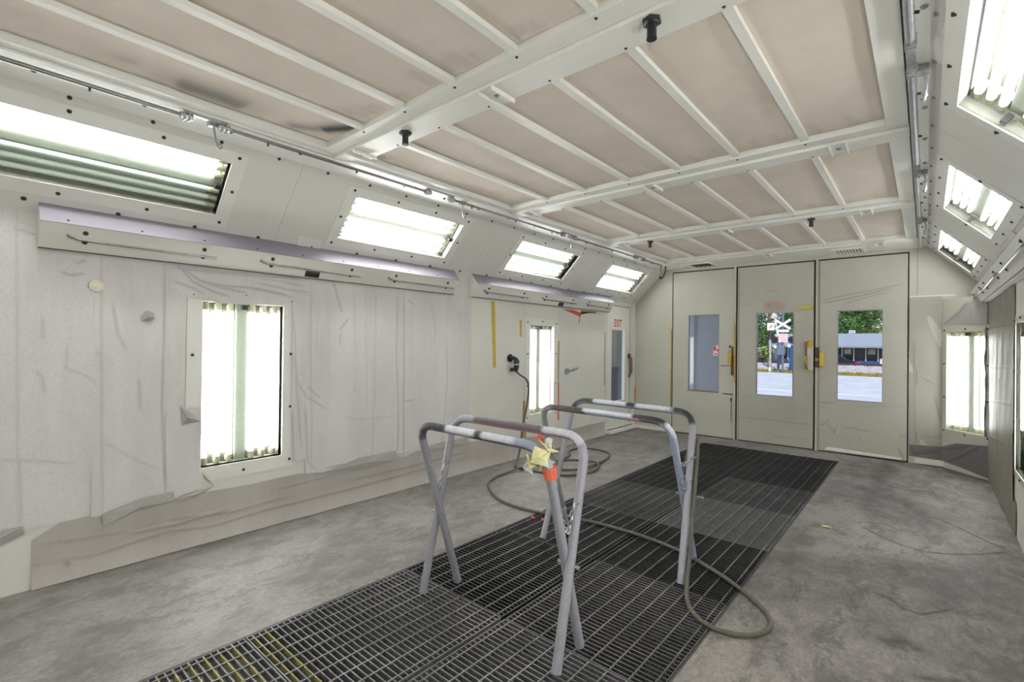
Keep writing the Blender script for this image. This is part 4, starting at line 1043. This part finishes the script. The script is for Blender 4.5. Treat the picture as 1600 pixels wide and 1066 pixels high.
for c_, (x0, x1) in enumerate(((GX0, GXC-0.012), (GXC+0.012, GX1))):
    for r in range(8):
        y0, y1 = GY[r]+0.003, GY[r+1]-0.003
        xm, ym = (x0+x1)/2, (y0+y1)/2
        mt = GRADE[c_][r]
        T = thing('floor_grate', 'steel bar floor grate, %s from the camera in the %s row of panels' % (ORD[r], 'left' if c_ == 0 else 'right'), 'grate', (xm, ym, 0), 'steel floor grates')
        Lx, Ly = x1-x0-0.006, y1-y0
        def put(name, kind, L, x, y, mat=mt):
            o = bpy.data.objects.new(name, barmesh(kind, L, mat)); COL.objects.link(o); o.parent = T; o.location = (x-xm, y-ym, 0)
        n = int(round(Ly/0.0302))
        for i in range(1, n):
            yel = c_ == 0 and ((r == 0 and i > 18 and i % 2 == 0) or (r == 1 and i in (1, 3)))
            put('bearing_bar', 'bearing', Lx, xm, y0+Ly*i/n, 'grate_yellow' if yel else mt)
        for yy in (y0+0.003, y1-0.003): put('end_band', 'band_x', Lx, xm, yy)
        for xx in (x0+0.003, x1-0.003): put('side_band', 'band_y', Ly, xx, ym)
        xs = [x0+0.038, x1-0.038]+[x0+0.038+(x1-x0-0.076)*i/8 for i in range(1, 8)]
        for xx in xs: put('cross_rod', 'rod', Ly-0.006, xx, ym, 'grate_rod' if r < 2 else ('grate' if r < 4 else mt))

# ------------------------------------------------------------------ panel stands: two crossed tube frames each
def arc_frame(fl, tl, tr, fr, rad=0.13, n=8):
    fl, tl, tr, fr = map(Vector, (fl, tl, tr, fr))
    def corner(a, b, c):
        d1 = (a-b).normalized(); d2 = (c-b).normalized(); p, q = b+d1*rad, b+d2*rad
        return [(1-t)**2*p+2*t*(1-t)*b+t*t*q for t in [i/n for i in range(n+1)]]
    path = [fl.lerp(tl, i/10) for i in range(9)]+corner(fl, tl, tr)+[tl.lerp(tr, 0.18+0.64*i/24) for i in range(25)]+corner(tl, tr, fr)+[tr.lerp(fr, i/10) for i in range(2, 11)]
    return path
def paint_at(stops, s):
    c = stops[0][1]
    for p, col in stops:
        if s >= p: c = col
    return c
G1, G2, WHT, BLK, PNK, BLU, DRK = rgb(144, 142, 148)[:3], rgb(154, 152, 160)[:3], rgb(206, 206, 216)[:3], rgb(42, 40, 40)[:3], rgb(186, 132, 142)[:3], rgb(150, 160, 182)[:3], rgb(96, 84, 88)[:3]
def stand_tube(name, path, parent, top, under, label=None):
    mb = MB(); n = 12; r = 0.0225
    N = len(path); rr = []
    mb.tube(path, r, n)
    o = part(name, mb, 'stand', parent, SM, label)
    L = [0.0]
    for a, b in zip(path, path[1:]): L.append(L[-1]+(b-a).length)
    ca = o.data.color_attributes.new('paint', 'FLOAT_COLOR', 'POINT')
    for i in range(N):
        for k in range(n):
            dz = mb.v[i*n+k].z-path[i].z
            src = under if dz < -0.004 else top
            c = paint_at(src, L[i]/L[-1]); ca.data[i*n+k].color = (*c, 1)
    return o
def link_chain(p0, p1, sag, n):
    p0, p1 = Vector(p0), Vector(p1); mb = MB()
    pts = []
    for i in range(n+1):
        t = i/n; q = p0.lerp(p1, t); q.z -= sag*4*t*(1-t); pts.append(q)
    for i in range(n):
        a, b = pts[i], pts[i+1]; d = (b-a); L = d.length*0.5+0.007; d.normalize()
        s = d.orthogonal().normalized() if i % 2 == 0 else d.cross(d.orthogonal()).normalized()
        c = (a+b)/2
        loop = [c+d*(L-0.008 if abs(math.cos(q)) > 0 else 0)*math.cos(q)+d*0.008*math.cos(q)+s*0.011*math.sin(q) for q in [2*math.pi*j/10 for j in range(10)]]
        mb.tube(loop, 0.0036, 5, True)
    return mb
def stand(label, A, B, sA, sB, loc, chains, bolts):
    T = thing('panel_stand', label, 'stand', loc, 'crossed tube stands')
    stand_tube('frame', arc_frame(*A), T, *sA, label='front top bar frame')
    stand_tube('frame', arc_frame(*B), T, *sB, label='rear top bar frame')
    for p, q in bolts:
        part('pivot_bolt', MB().cyl(p, q, 0.006, n=8).cyl(Vector(p).lerp(Vector(q), -0.07), p, 0.010, n=6).cyl(q, Vector(p).lerp(Vector(q), 1.07), 0.010, n=6), 'galv', T)
    for p, q, sag, n in chains:
        part('chain', link_chain(p, q, sag, n), 'galv', T, SM, kind='stuff')
        for e_ in (p, q): part('chain_hook', MB().tube([Vector(e_)+Vector((0, 0, 0)), Vector(e_)+Vector((0.02, 0, 0.004)), Vector(e_)+Vector((0.03, 0, 0.016))], 0.006, 6), 'galv', T)
    return T
g = [(0, G1), (0.06, G2), (0.2, G1)]
T = stand('nearest crossed tube stand with a crumpled masking paper wrap on its right bend',
      ((1.795, -5.94, 0.024), (1.76, -6.225, 1.0), (2.645, -6.222, 0.992), (2.684, -5.985, 0.024)),
      ((1.745, -6.165, 0.024), (1.735, -5.93, 1.005), (2.675, -5.93, 1.005), (2.712, -6.217, 0.024)),
      ([(0, G1), (0.35, BLK), (0.43, WHT), (0.51, BLK), (0.525, WHT), (0.6, BLU), (0.68, G2)], [(0, G1), (0.33, DRK), (0.42, G1), (0.5, BLK), (0.58, DRK), (0.64, G1)]),
      ([(0, G1), (0.33, G2), (0.40, DRK), (0.52, DRK), (0.575, WHT), (0.66, G2)], [(0, G1), (0.40, PNK), (0.57, PNK), (0.62, G1)]),
      (2.24, -6.08, 0.0), [((2.662, -6.128, 0.70), (2.682, -6.045, 0.71), 0.115, 14), ((1.765, -6.155, 0.74), (1.74, -6.01, 0.73), 0.12, 12)],
      [((2.635, -6.09, 0.445), (2.735, -6.09, 0.445)), ((1.71, -6.07, 0.46), (1.80, -6.07, 0.46))])
rg = random.Random(3)
def crumple(c, n, rad, seed, sq=(1, 1, 1)):
    r_ = random.Random(seed); mb = MB(); c = Vector(c)
    for i in range(n):
        d = Vector((r_.uniform(-1, 1), r_.uniform(-1, 1), r_.uniform(-1, 1))).normalized()
        e1 = d.orthogonal().normalized(); e2 = d.cross(e1)
        p = c+Vector((d.x*sq[0], d.y*sq[1], d.z*sq[2]))*rad*0.5
        k = rad*r_.uniform(0.5, 1.0)
        q = [p+e1*k*r_.uniform(0.3, 1)+d*k*r_.uniform(0, 0.7), p+e2*k*r_.uniform(0.3, 1)+d*k*r_.uniform(-0.2, 0.3), p-e1*k*r_.uniform(0.3, 1)+d*k*r_.uniform(0, 0.5), p-e2*k*r_.uniform(0.3, 0.9)]
        m_ = p+d*k*0.35
        mb.add(q+[m_]+[a-d*0.0015 for a in q], [(0, 1, 4), (1, 2, 4), (2, 3, 4), (3, 0, 4), (8, 7, 6, 5)])
    return mb
wrapc = Vector((2.645, -6.205, 0.935))
W_ = part('paper_wrap', crumple(wrapc+Vector((-0.03, -0.01, 0.01)), 10, 0.068, 5), 'paper', T, label='crumpled yellowish masking paper wrap')
part('wrap_band', MB().cyl(wrapc+Vector((0.003, 0.022, -0.085)), wrapc+Vector((0.001, 0.010, -0.03)), 0.0285, 0.034, 12), 'orange', W_)
part('wrap_flap', crumple(wrapc+Vector((-0.09, -0.02, -0.035)), 4, 0.045, 8, (1.5, 1, 0.4)), 'paperwhite', W_)
part('wrap_flap', crumple(wrapc+Vector((0.0, 0.01, 0.075)), 4, 0.04, 9), 'paperwhite', W_)
part('tape_knot', crumple((1.737, -5.955, 0.915), 7, 0.034, 11), 'yellow', T, label='crumpled yellow tape knot')
part('tape_rag', crumple((2.40, -5.93, 0.965), 5, 0.032, 12), 'orange', T, label='torn orange tape under the bar')
T = stand('farther crossed tube stand with black and white sprayed top bars',
      ((1.735, -4.70, 0.024), (1.70, -5.0, 0.985), (2.745, -5.08, 0.985), (2.735, -4.645, 0.024)),
      ((1.790, -5.085, 0.024), (1.72, -4.57, 1.0), (2.737, -4.66, 1.0), (2.815, -5.075, 0.024)),
      ([(0, G1), (0.33, DRK), (0.36, BLK), (0.455, WHT), (0.58, BLK), (0.655, WHT), (0.72, BLU)], [(0, G1), (0.36, DRK), (0.46, BLU), (0.57, PNK), (0.60, DRK), (0.65, BLU)]),
      ([(0, G1), (0.33, BLK), (0.40, WHT), (0.50, BLK), (0.525, WHT), (0.62, BLK), (0.68, G2)], [(0, G1), (0.40, BLU), (0.62, G1)]),
      (2.26, -4.86, 0.0), [((2.76, -4.94, 0.71), (2.77, -4.80, 0.72), 0.02, 8), ((2.75, -4.92, 0.62), (2.765, -4.85, 0.58), 0.07, 9)],
      [((2.71, -4.865, 0.5), (2.86, -4.86, 0.5)), ((1.69, -4.83, 0.5), (1.78, -4.84, 0.5))])

# ------------------------------------------------------------------ hose, valve and small fittings
hp = [(0.075, -3.35, 1.10), (0.10, -3.30, 1.06), (0.11, -3.20, 1.00), (0.10, -3.14, 0.88), (0.10, -3.18, 0.66), (0.11, -3.27, 0.40), (0.13, -3.34, 0.15), (0.17, -3.44, 0.03),
      (0.30, -3.61, 0.014), (0.55, -3.60, 0.014), (0.84, -3.56, 0.014), (1.0, -3.40, 0.014), (1.05, -3.1, 0.014), (0.93, -2.84, 0.03), (0.73, -2.79, 0.014), (0.53, -2.9, 0.014), (0.50, -3.1, 0.028),
      (0.43, -2.7, 0.014), (0.28, -2.48, 0.014), (0.27, -2.26, 0.014), (0.43, -2.13, 0.014), (0.66, -2.16, 0.014), (0.80, -2.32, 0.014), (0.90, -2.68, 0.014), (0.93, -3.2, 0.030), (0.76, -3.33, 0.014), (0.55, -3.38, 0.03),
      (0.42, -3.6, 0.040), (0.385, -3.9, 0.014), (0.41, -4.1, 0.014), (0.52, -4.32, 0.014), (0.79, -4.54, 0.014), (1.01, -4.64, 0.014), (1.24, -4.66, 0.014), (1.42, -4.64, 0.016), (1.62, -4.58, 0.016), (1.93, -4.53, 0.016),
      (2.29, -4.53, 0.016), (2.62, -4.60, 0.016), (2.86, -4.72, 0.016), (3.03, -4.83, 0.016), (3.20, -4.97, 0.014), (3.29, -5.08, 0.014), (3.325, -5.18, 0.014), (3.30, -5.29, 0.014), (3.23, -5.365, 0.014), (3.12, -5.395, 0.014),
      (3.01, -5.35, 0.014), (2.92, -5.24, 0.016), (2.865, -5.11, 0.05), (2.842, -5.0, 0.2), (2.822, -4.895, 0.45), (2.797, -4.77, 0.72), (2.775, -4.71, 0.83), (2.745, -4.745, 0.80), (2.725, -4.80, 0.62), (2.72, -4.84, 0.45)]
T = thing('air_hose', 'grey rubber air hose coiled on the floor and looping over the grates', 'hose', (1.5, -4.2, 0.0))
part('hose_body', MB().tube(spline(hp, 0.025), 0.0125, 8), 'hose', T, True)
part('hose_cuff', MB().cyl((0.06, -3.375, 1.135), (0.10, -3.30, 1.06), 0.016, n=10), 'rod', T)
T = thing('air_valve', 'black air valve with hose coupling on the left wall by the far light', 'valve', (0.0, -3.37, 1.18))
part('wall_plate', MB().cyl((0.0, -3.40, 1.275), (0.012, -3.40, 1.275), 0.05, n=16), 'black', T)
part('elbow', MB().tube([(0.01, -3.42, 1.275), (0.06, -3.40, 1.28), (0.075, -3.36, 1.26), (0.075, -3.36, 1.22)], 0.024, 10), 'black', T, True)
part('gauge', MB().cyl((0.075, -3.36, 1.25), (0.075, -3.36, 1.205), 0.036, n=14).cyl((0.075, -3.36, 1.19), (0.075, -3.36, 1.16), 0.034, n=14), 'screwdark', T, SM)
part('outlet', MB().cyl((0.075, -3.36, 1.16), (0.075, -3.36, 1.12), 0.03, 0.022, n=12).cyl((0.06, -3.44, 1.135), (0.075, -3.36, 1.135), 0.024, n=12), 'black', T, SM)
part('coupling', MB().cyl((0.075, -3.36, 1.125), (0.07, -3.355, 1.10), 0.018, n=10), 'rod', T)
T = thing('wall_nozzle', 'small steel nozzle with twin wires on the left wall', 'fitting', (0.0, -2.15, 1.07))
part('flange', MB().cyl((0, -2.15, 1.065), (0.02, -2.15, 1.065), 0.045, n=14), 'screw', T, SM)
part('wire', MB().tube([(0.02, -2.15, 1.065), (0.06, -2.09, 1.08), (0.09, -2.03, 1.11)], 0.010, 6).tube([(0.02, -2.14, 1.06), (0.06, -2.05, 1.075), (0.09, -1.98, 1.11)], 0.010, 6), 'screw', T, True)
def scrap(label, c, mat, sz, seed):
    r_ = random.Random(seed); c = Vector(c)
    pts = [(c.x+sz*math.cos(q)*r_.uniform(0.5, 1), c.y+sz*math.sin(q)*r_.uniform(0.4, 0.9)) for q in [i*math.pi/3 for i in range(6)]]
    mb = MB().add([(p[0], p[1], c.z+r_.uniform(0, 0.012)) for p in pts]+[(c.x, c.y, c.z+0.014)]+[(p[0], p[1], c.z-0.0005) for p in pts], [(i, (i+1) % 6, 6) for i in range(6)]+[(12, 11, 10, 9, 8, 7)])
    solo('paper_scrap', mb, mat, label, 'scrap', tuple(c))
scrap('larger orange scrap lying on the left grates beside the stand', (1.445, -4.755, 0.003), 'orange', 0.03, 1)
scrap('smaller orange scrap lying on the left grates', (1.53, -4.735, 0.003), 'orange', 0.018, 2)
scrap('pale yellow leaf scrap on the right floor', (3.335, -3.32, 0.001), 'paper', 0.05, 4)

# ------------------------------------------------------------------ outdoors beyond the door windows
GZ = -0.45
mb = MB().box(-60, 60, 0.12, 31.2, GZ-0.2, GZ)
road = part('road', mb, 'road', None, kind='structure')
for y, w_ in ((30.6, 0.25), (15.6, 0.18), (9.0, 0.12)):
    part('road_line', MB().box(-60, 60, y, y+w_, GZ, GZ+0.006), 'roadline', road)
mb = MB().add([(-60, 31.2, GZ), (60, 31.2, GZ), (60, 34.6, GZ+0.06), (-60, 34.6, GZ+0.06), (-60, 31.2, GZ-0.3), (60, 31.2, GZ-0.3), (60, 34.6, GZ-0.3), (-60, 34.6, GZ-0.3)],
              [(0, 1, 2, 3), (0, 4, 5, 1), (7, 3, 2, 6), (4, 7, 6, 5)])
part('verge', mb, 'grass', None, kind='structure')
d = rough_sheet(FX, -26, 14, 34.4, 41.5, GZ+0.03, [], res=0.16, wob=0.03, seed=31, drape=0, wfun=lambda U, V: np.clip((V-34.4)/4.5, 0, 1)*0.33+np.random.default_rng(5).uniform(0, 0.09, U.shape))
o = sheet('ballast_bank', d, 'ballast', None); o['kind'] = 'stuff'; o['label'] = 'pale crushed stone bank along the railway track'; o['category'] = 'gravel'
gr = MB(); r_ = random.Random(12)
for i in range(2600):
    x = r_.uniform(-14, 8); y = r_.uniform(31.5, 34.6); h_ = r_.uniform(0.05, 0.16); a = r_.uniform(-0.06, 0.06)
    z0 = GZ+0.06*(y-31.2)/3.4
    gr.add([(x-0.03, y, z0), (x+0.03, y, z0), (x+a, y+r_.uniform(-0.05, 0.05), z0+h_)], [(0, 1, 2)])
o = solo('verge_grass', gr, 'grass', 'dry yellow green grass along the road edge', 'grass', (-3, 33, GZ), kind='stuff')
T = thing('railway_track', 'rusty railway track on the stone bank behind the road', 'track', (-5, 40.8, -0.05))
for yy in (40.3, 41.75):
    part('rail', MB().box(-26, 14, yy-0.035, yy+0.035, -0.02, 0.12).box(-26, 14, yy-0.07, yy+0.07, -0.03, 0.0), 'railsteel', T)
for i in range(50):
    part('tie', MB().box(-26+0.8*i, -25.76+0.8*i, 39.7, 42.3, -0.14, -0.02), 'tie', T)
part('far_ground', MB().box(-90, 90, 41.4, 120, -0.8, -0.35), 'grass', None, kind='structure')

# crossing sign
sy_ = 32.0
FS = Fr((-4.04, sy_, 0), (1, 0, 0), (0, 0, 1), (0, -1, 0))
T = thing('crossing_signal', 'white crossbuck railway crossing signal on a blue grey post', 'signal', (-4.04, sy_, -0.42))
part('post', MB().cyl((-4.04, sy_, -0.42), (-4.04, sy_, 4.0), 0.07, n=10), 'post', T, SM)
part('cap', MB().ball((-4.04, sy_, 4.02), 0.09, 8, 5), 'signwhite', T)
for s in (1, -1):
    part('crossbuck_blade', MB().poly([(-0.54*1, s*0.34-0.075), (-0.47, s*0.34+0.075), (0.54, -s*0.34+0.075), (0.47, -s*0.34-0.075)] if s > 0 else [(-0.47, -0.415), (-0.54, -0.265), (0.47, 0.415), (0.54, 0.265)], 0.09+0.02*s, 0.11+0.02*s, Fr(FS(0, 3.09), FS.u, FS.v, FS.w)), 'signwhite', T)
part('track_plate', MB().box(-0.40, 0.40, 2.52, 2.70, 0.09, 0.11, FS), 'signwhite', T)
b_ = part('warning_board', MB().box(-0.28, 0.32, 1.78, 2.40, 0.09, 0.115, FS), 'signpink', T, label='pale board with three lines of red lettering')
for i, (tx, w_) in enumerate((('DO NOT', 0.4), ('STOP ON', 0.44), ('TRACKS', 0.44))):
    part('board_lettering', text_mb(tx, FS, -0.19, 2.22-0.18*i, 0.117, 0.10, w_), 'signred', b_)
for dx in (-0.55, 0.62):
    hd = part('lamp_backing', MB().cyl(FS(dx, 1.95, 0.1), FS(dx, 1.95, 0.14), 0.28, n=16), 'black', T)
    part('lamp_lens', MB().cyl(FS(dx, 1.95, 0.14), FS(dx, 1.95, 0.17), 0.11, n=12), 'carglass', hd)
part('lamp_arm', MB().box(-0.6, 0.65, 1.92, 1.98, 0.02, 0.08, FS), 'post', T)
part('control_box', MB().box(-0.35, 0.12, 0.85, 1.55, -0.1, 0.12, FS), 'post', T)
part('bell', MB().ball(FS(0.42, 1.5, 0.1), 0.12, 8, 5).ball(FS(-0.5, 1.42, 0.1), 0.12, 8, 5), 'signwhite', T)
T = thing('gate_arm', 'raised red and white railway gate arm left of the crossbuck', 'gate arm', (-4.55, 33.0, GZ+0.05))
part('counterweight_post', MB().box(-4.62, -4.46, 32.95, 33.1, GZ+0.05, 1.3), 'post', T)
a0, a1 = Vector((-4.5, 33.0, 1.9)), Vector((-5.05, 33.0, 4.9))
for i in range(8):
    part('arm_band', MB().cyl(a0.lerp(a1, i/8), a0.lerp(a1, (i+1)/8), 0.07, n=8), 'signwhite' if i % 2 else 'orange', T)
part('arm_pivot', MB().cyl((-4.55, 33.0, 1.2), tuple(a0), 0.06, n=8), 'post', T)
solo('relay_cabinet', MB().box(-4.05, -3.3, 34.2, 34.9, GZ, 1.5).poly([(-4.1, 1.5), (-3.25, 1.5), (-3.3, 1.58), (-4.05, 1.58)], -34.95, -34.15, Fr((0, 0, 0), (1, 0, 0), (0, 0, 1), (0, -1, 0))), 'cabinet', 'blue railway relay cabinet behind the crossbuck post', 'cabinet', (-3.7, 34.5, GZ))
for x, y, lab in ((-5.85, 36.0, 'tall dark utility pole left of the raised gate arm'), (-5.3, 38.0, 'second dark utility pole beside the gate arm')):
    T = thing('utility_pole', lab, 'pole', (x, y, GZ), 'utility poles by the crossing')
    part('shaft', MB().cyl((x, y, GZ), (x, y, 7.5), 0.12, 0.09, 8), 'bark', T, SM)
    part('crossarm', MB().box(x-0.9, x+0.9, y-0.06, y+0.06, 6.9, 7.05), 'bark', T)
T = thing('street_lamp', 'slim grey lamp post with a pale globe head beyond the track', 'lamp post', (-6.9, 44, -0.4))
part('post', MB().cyl((-6.9, 44, -0.4), (-6.9, 44, 2.1), 0.09, 0.07, 8), 'post', T)
part('globe', MB().ball((-6.9, 44, 2.3), 0.26, 10, 6), 'signwhite', T, True)
for x, z, lab in ((-5.55, 3.05, 'small white square sign with a red mark left of the gate arm'),):
    T = thing('road_sign', lab, 'sign', (x, 35.2, z))
    part('plate', MB().box(x-0.26, x+0.26, 35.15, 35.18, z-0.3, z+0.3), 'signwhite', T)
    part('mark', MB().tube([(x-0.1, 35.14, z-0.12), (x+0.1, 35.14, z+0.08), (x+0.02, 35.14, z+0.12), (x+0.1, 35.14, z+0.02)], 0.03, 6), 'signred', T)
    part('post', MB().cyl((x, 35.25, GZ+0.1), (x, 35.25, z+0.3), 0.06, n=8), 'bark', T)
T = thing('picket_fence', 'dark grey slatted fence behind the railway track', 'fence', (-9.0, 58, -0.35))
for i in range(23):
    x = -15+0.24*i
    part('slat', MB().box(x, x+0.19, 58, 58.03, -0.35, 0.78), 'fencegrey', T)
part('fence_rail', MB().box(-15, -9.45, 58.03, 58.08, 0.5, 0.6).box(-15, -9.45, 58.03, 58.08, -0.1, 0.0), 'fencegrey', T)
# shop across the track
FBd = Fr((-1.3, 54, 0), (1, 0, 0), (0, 0, 1), (0, -1, 0))
T = thing('shop_building', 'low shop across the track with a long grey awning and glass front', 'building', (-1.3, 54, -0.4))
part('wall', MB().box(-9.3, 22, 54.3, 60.5, -0.4, 2.6), 'bwall', T)
part('awning', MB().poly([(0.0, 1.42), (1.5, 1.42), (1.5, 1.6), (0.15, 2.92), (0.0, 2.92)], -8.0, 23.0, Fr((-1.3, 54.3, 0), (0, -1, 0), (0, 0, 1), (1, 0, 0))), 'awning', T)
part('plinth', MB().box(-8, 23, -0.4, 0.05, -0.2, 0.1, FBd), 'cabinet', T)
for i in range(22):
    x = -7.6+1.02*i
    w_ = part('shop_window', MB().box(x, x+0.94, 0.05, 1.38, -0.2, -0.12, FBd), 'bwin', T)
    part('mullion', MB().box(x+0.94, x+1.02, 0.05, 1.42, -0.2, 0.02, FBd), 'signwhite', T)
    if i % 2 == 0: part('poster', MB().box(x+0.15, x+0.75, 0.75, 1.3, -0.12, -0.1, FBd), 'poster', w_)
q = part('roof_sign', MB().box(-0.95, -0.4, 2.95, 3.25, -0.2, -0.1, FBd), 'signwhite', T)
part('roof_mark', MB().box(-0.86, -0.76, 3.03, 3.15, -0.1, -0.09, FBd).box(-0.72, -0.62, 3.03, 3.15, -0.1, -0.09, FBd).box(-0.58, -0.48, 3.03, 3.15, -0.1, -0.09, FBd), 'fencegrey', q)
def car(label, x, y, z, L, rot, body, tail=True, van=False):
    T = thing('parked_car', label, 'car', (x, y, z), None)
    prof = [(-0.5, 0.12), (0.5, 0.12), (0.5, 0.42), (0.46, 0.52), (0.30, 0.56), (0.17, 0.86), (-0.2, 0.88), (-0.38, 0.60), (-0.49, 0.54)] if not van else [(-0.5, 0.12), (0.5, 0.12), (0.5, 0.5), (0.42, 0.58), (0.30, 0.95), (-0.48, 0.98), (-0.5, 0.9)]
    hh = 1.6
    F_ = Fr((x, y, z), (math.cos(rot), math.sin(rot), 0), (0, 0, 1), (math.sin(rot), -math.cos(rot), 0))
    part('body', MB().poly([(p*L, q*hh) for p, q in prof], -0.85, 0.85, F_), body, T)
    wd = [(-0.34*L, 0.60*hh), (0.27*L, 0.58*hh), (0.16*L, 0.83*hh), (-0.19*L, 0.85*hh)]
    part('side_glass', MB().poly(wd, 0.85, 0.865, F_), 'carglass', T)
    part('side_glass', MB().poly(wd, -0.865, -0.85, F_), 'carglass', T)
    for a in (-0.3, 0.31):
        for s in (-1, 1):
            part('wheel', MB().cyl(F_(a*L, 0.32, s*0.70), F_(a*L, 0.32, s*0.88), 0.32, n=16).cyl(F_(a*L, 0.32, s*0.88), F_(a*L, 0.32, s*0.89), 0.18, n=12), 'tyre', T)
    if tail:
        for s in (-0.6, 0.6): part('tail_light', MB().box(0.495*L, 0.505*L, 0.36*hh, 0.52*hh, s-0.22, s+0.24, F_), 'taillight', T)
        part('tail_light', MB().box(0.44*L, 0.5*L, 0.40*hh, 0.5*hh, 0.85, 0.865, F_), 'taillight', T)
    return T
car('dark blue parked car with red tail lights in front of the shop', -3.1, 48.5, -0.72, 4.5, 0.0, 'carblue')
car('white parked car with red tail lights right of the dark blue car', 2.9, 50.5, -0.38, 4.4, math.pi*0.97, 'carwhite')
car('white parked car behind the blue relay cabinet', -5.2, 52, -0.4, 4.3, 0.1, 'carwhite', False)
car('blue van seen through the EXIT door window', -8.2, 13.2, GZ, 4.8, math.pi/2+0.1, 'vanblue', False, True)
# trees
def tree(label, x, y, z0, h, rad, leaf, n, seed, loose=1.0, palm=False):
    T = thing('palm_tree' if palm else 'leafy_tree', label, 'tree', (x, y, z0), 'trees across the road')
    r_ = random.Random(seed); mb = MB()
    mb.tube([(x, y, z0), (x+0.1, y, z0+h*0.3), (x-0.05, y+0.1, z0+h*0.6), (x, y, z0+h*0.8)], [0.28, 0.22, 0.16, 0.08], 8)
    if not palm:
        for i in range(6):
            q = r_.uniform(0, 6.28); mb.tube([(x, y, z0+h*0.4), (x+math.cos(q)*rad*0.4, y+math.sin(q)*rad*0.4, z0+h*0.6), (x+math.cos(q)*rad*0.75, y+math.sin(q)*rad*0.75, z0+h*0.72)], [0.12, 0.08, 0.04], 6)
    part('trunk', mb, 'bark', T)
    lf = MB()
    if palm:
        for i in range(26):
            q = r_.uniform(0, 6.28); el = r_.uniform(-0.2, 1.0); d = Vector((math.cos(q), math.sin(q), 0)); s = Vector((-d.y, d.x, 0))
            base = Vector((x, y, z0+h*0.8)); pts = [base+d*rad*t+Vector((0, 0, el*rad*t-0.9*rad*t*t)) for t in (0, 0.25, 0.5, 0.75, 1.0)]
            for a, b in zip(pts, pts[1:]):
                for j in range(3):
                    p = a.lerp(b, j/3)
                    for sg in (1, -1): lf.add([p, p+(b-a)*0.25, p+s*sg*rad*0.22+(b-a)*0.3-Vector((0, 0, 0.12*rad))], [(0, 1, 2)])
    else:
        cl = [(Vector((r_.gauss(0, 0.42), r_.gauss(0, 0.42), r_.gauss(0, 0.30)))*rad*loose, r_.uniform(0.25, 0.5)*rad) for _ in range(26)]
        for i in range(n):
            c, cr_ = r_.choice(cl)
            d = Vector((r_.gauss(0, 1), r_.gauss(0, 1), r_.gauss(0, 1))).normalized()
            p = Vector((x, y, z0+h*0.66))+c+d*cr_*r_.uniform(0.5, 1.0)
            if p.z < z0+0.2: continue
            e1 = Vector((r_.gauss(0, 1), r_.gauss(0, 1), r_.gauss(0, 0.6))).normalized(); e2 = e1.cross(d); e2 = e2.normalized() if e2.length > 0.01 else d.orthogonal()
            k = r_.uniform(0.10, 0.22)
            lf.add([p-e1*k, p+e2*k*0.5, p+e1*k, p-e2*k*0.5], [(0, 1, 2, 3)])
    part('foliage', lf, leaf, T, kind='stuff')
tree('large mid green tree behind the crossbuck', -8.5, 66, -0.4, 9.5, 5.2, 'leaf2', 8500, 41)
tree('dark green tree at the left of the crossing window', -15.5, 64, -0.4, 7.5, 4.0, 'leaf2', 3000, 42)
tree('bright green low shrub before the slatted fence', -10.7, 56.8, -0.4, 1.9, 0.8, 'leaf1', 900, 43)
tree('dark bushy tree right of the crossbuck', -3.5, 68, -0.4, 8.5, 4.2, 'leaf2', 6500, 44)
tree('light green tree behind the left end of the shop roof', -3.6, 72, -0.4, 8.5, 4.2, 'leaf1', 3600, 45)
tree('airy green tree over the middle of the shop roof', 1.6, 74, -0.4, 10.5, 5.0, 'leaf1', 2800, 46, 1.2)
tree('dark green tree over the right of the shop roof', 7.0, 73, -0.4, 9.0, 4.6, 'leaf2', 3200, 47)
tree('low dark hedge tree behind the left end of the slatted fence', -13.2, 61, -0.4, 4.2, 2.4, 'leaf2', 3500, 49)
tree('low dark hedge tree behind the right end of the slatted fence', -9.9, 61.5, -0.4, 4.4, 2.4, 'leaf2', 3500, 50)
tree('yellow green palm rising behind the shop roof', 0.1, 67.5, -0.4, 5.4, 2.1, 'leaf3', 0, 48, palm=True)
# wall outside the first door window, things outside the EXIT door window
T = thing('outer_partition', 'pale lilac partition wall with a white post outside the left door window', 'partition', (0.5, 1.0, -0.45))
part('wall_sheet', MB().box(-0.55, 1.46, 1.0, 1.06, -0.45, 3.4), 'outwall', T)
part('post', MB().box(0.625, 0.69, 0.95, 1.0, -0.45, 3.4), 'outpost', T)
T = thing('grey_locker', 'grey metal locker outside the EXIT door window', 'locker', (-2.2, 3.5, GZ))
part('carcass', MB().box(-2.5, -2.0, 3.04, 4.2, GZ, 3.6), 'metalgrey', T)
part('edge_strip', MB().box(-2.0, -1.985, 3.33, 3.44, GZ, 3.6), 'divider', T)
solo('dark_crate', MB().box(-2.4, -1.95, 2.55, 3.03, GZ, 0.86).box(-2.42, -1.93, 2.53, 3.05, 0.80, 0.90), 'charcoal', 'dark grey lidded crate below the EXIT door window', 'crate', (-2.2, 2.8, GZ))
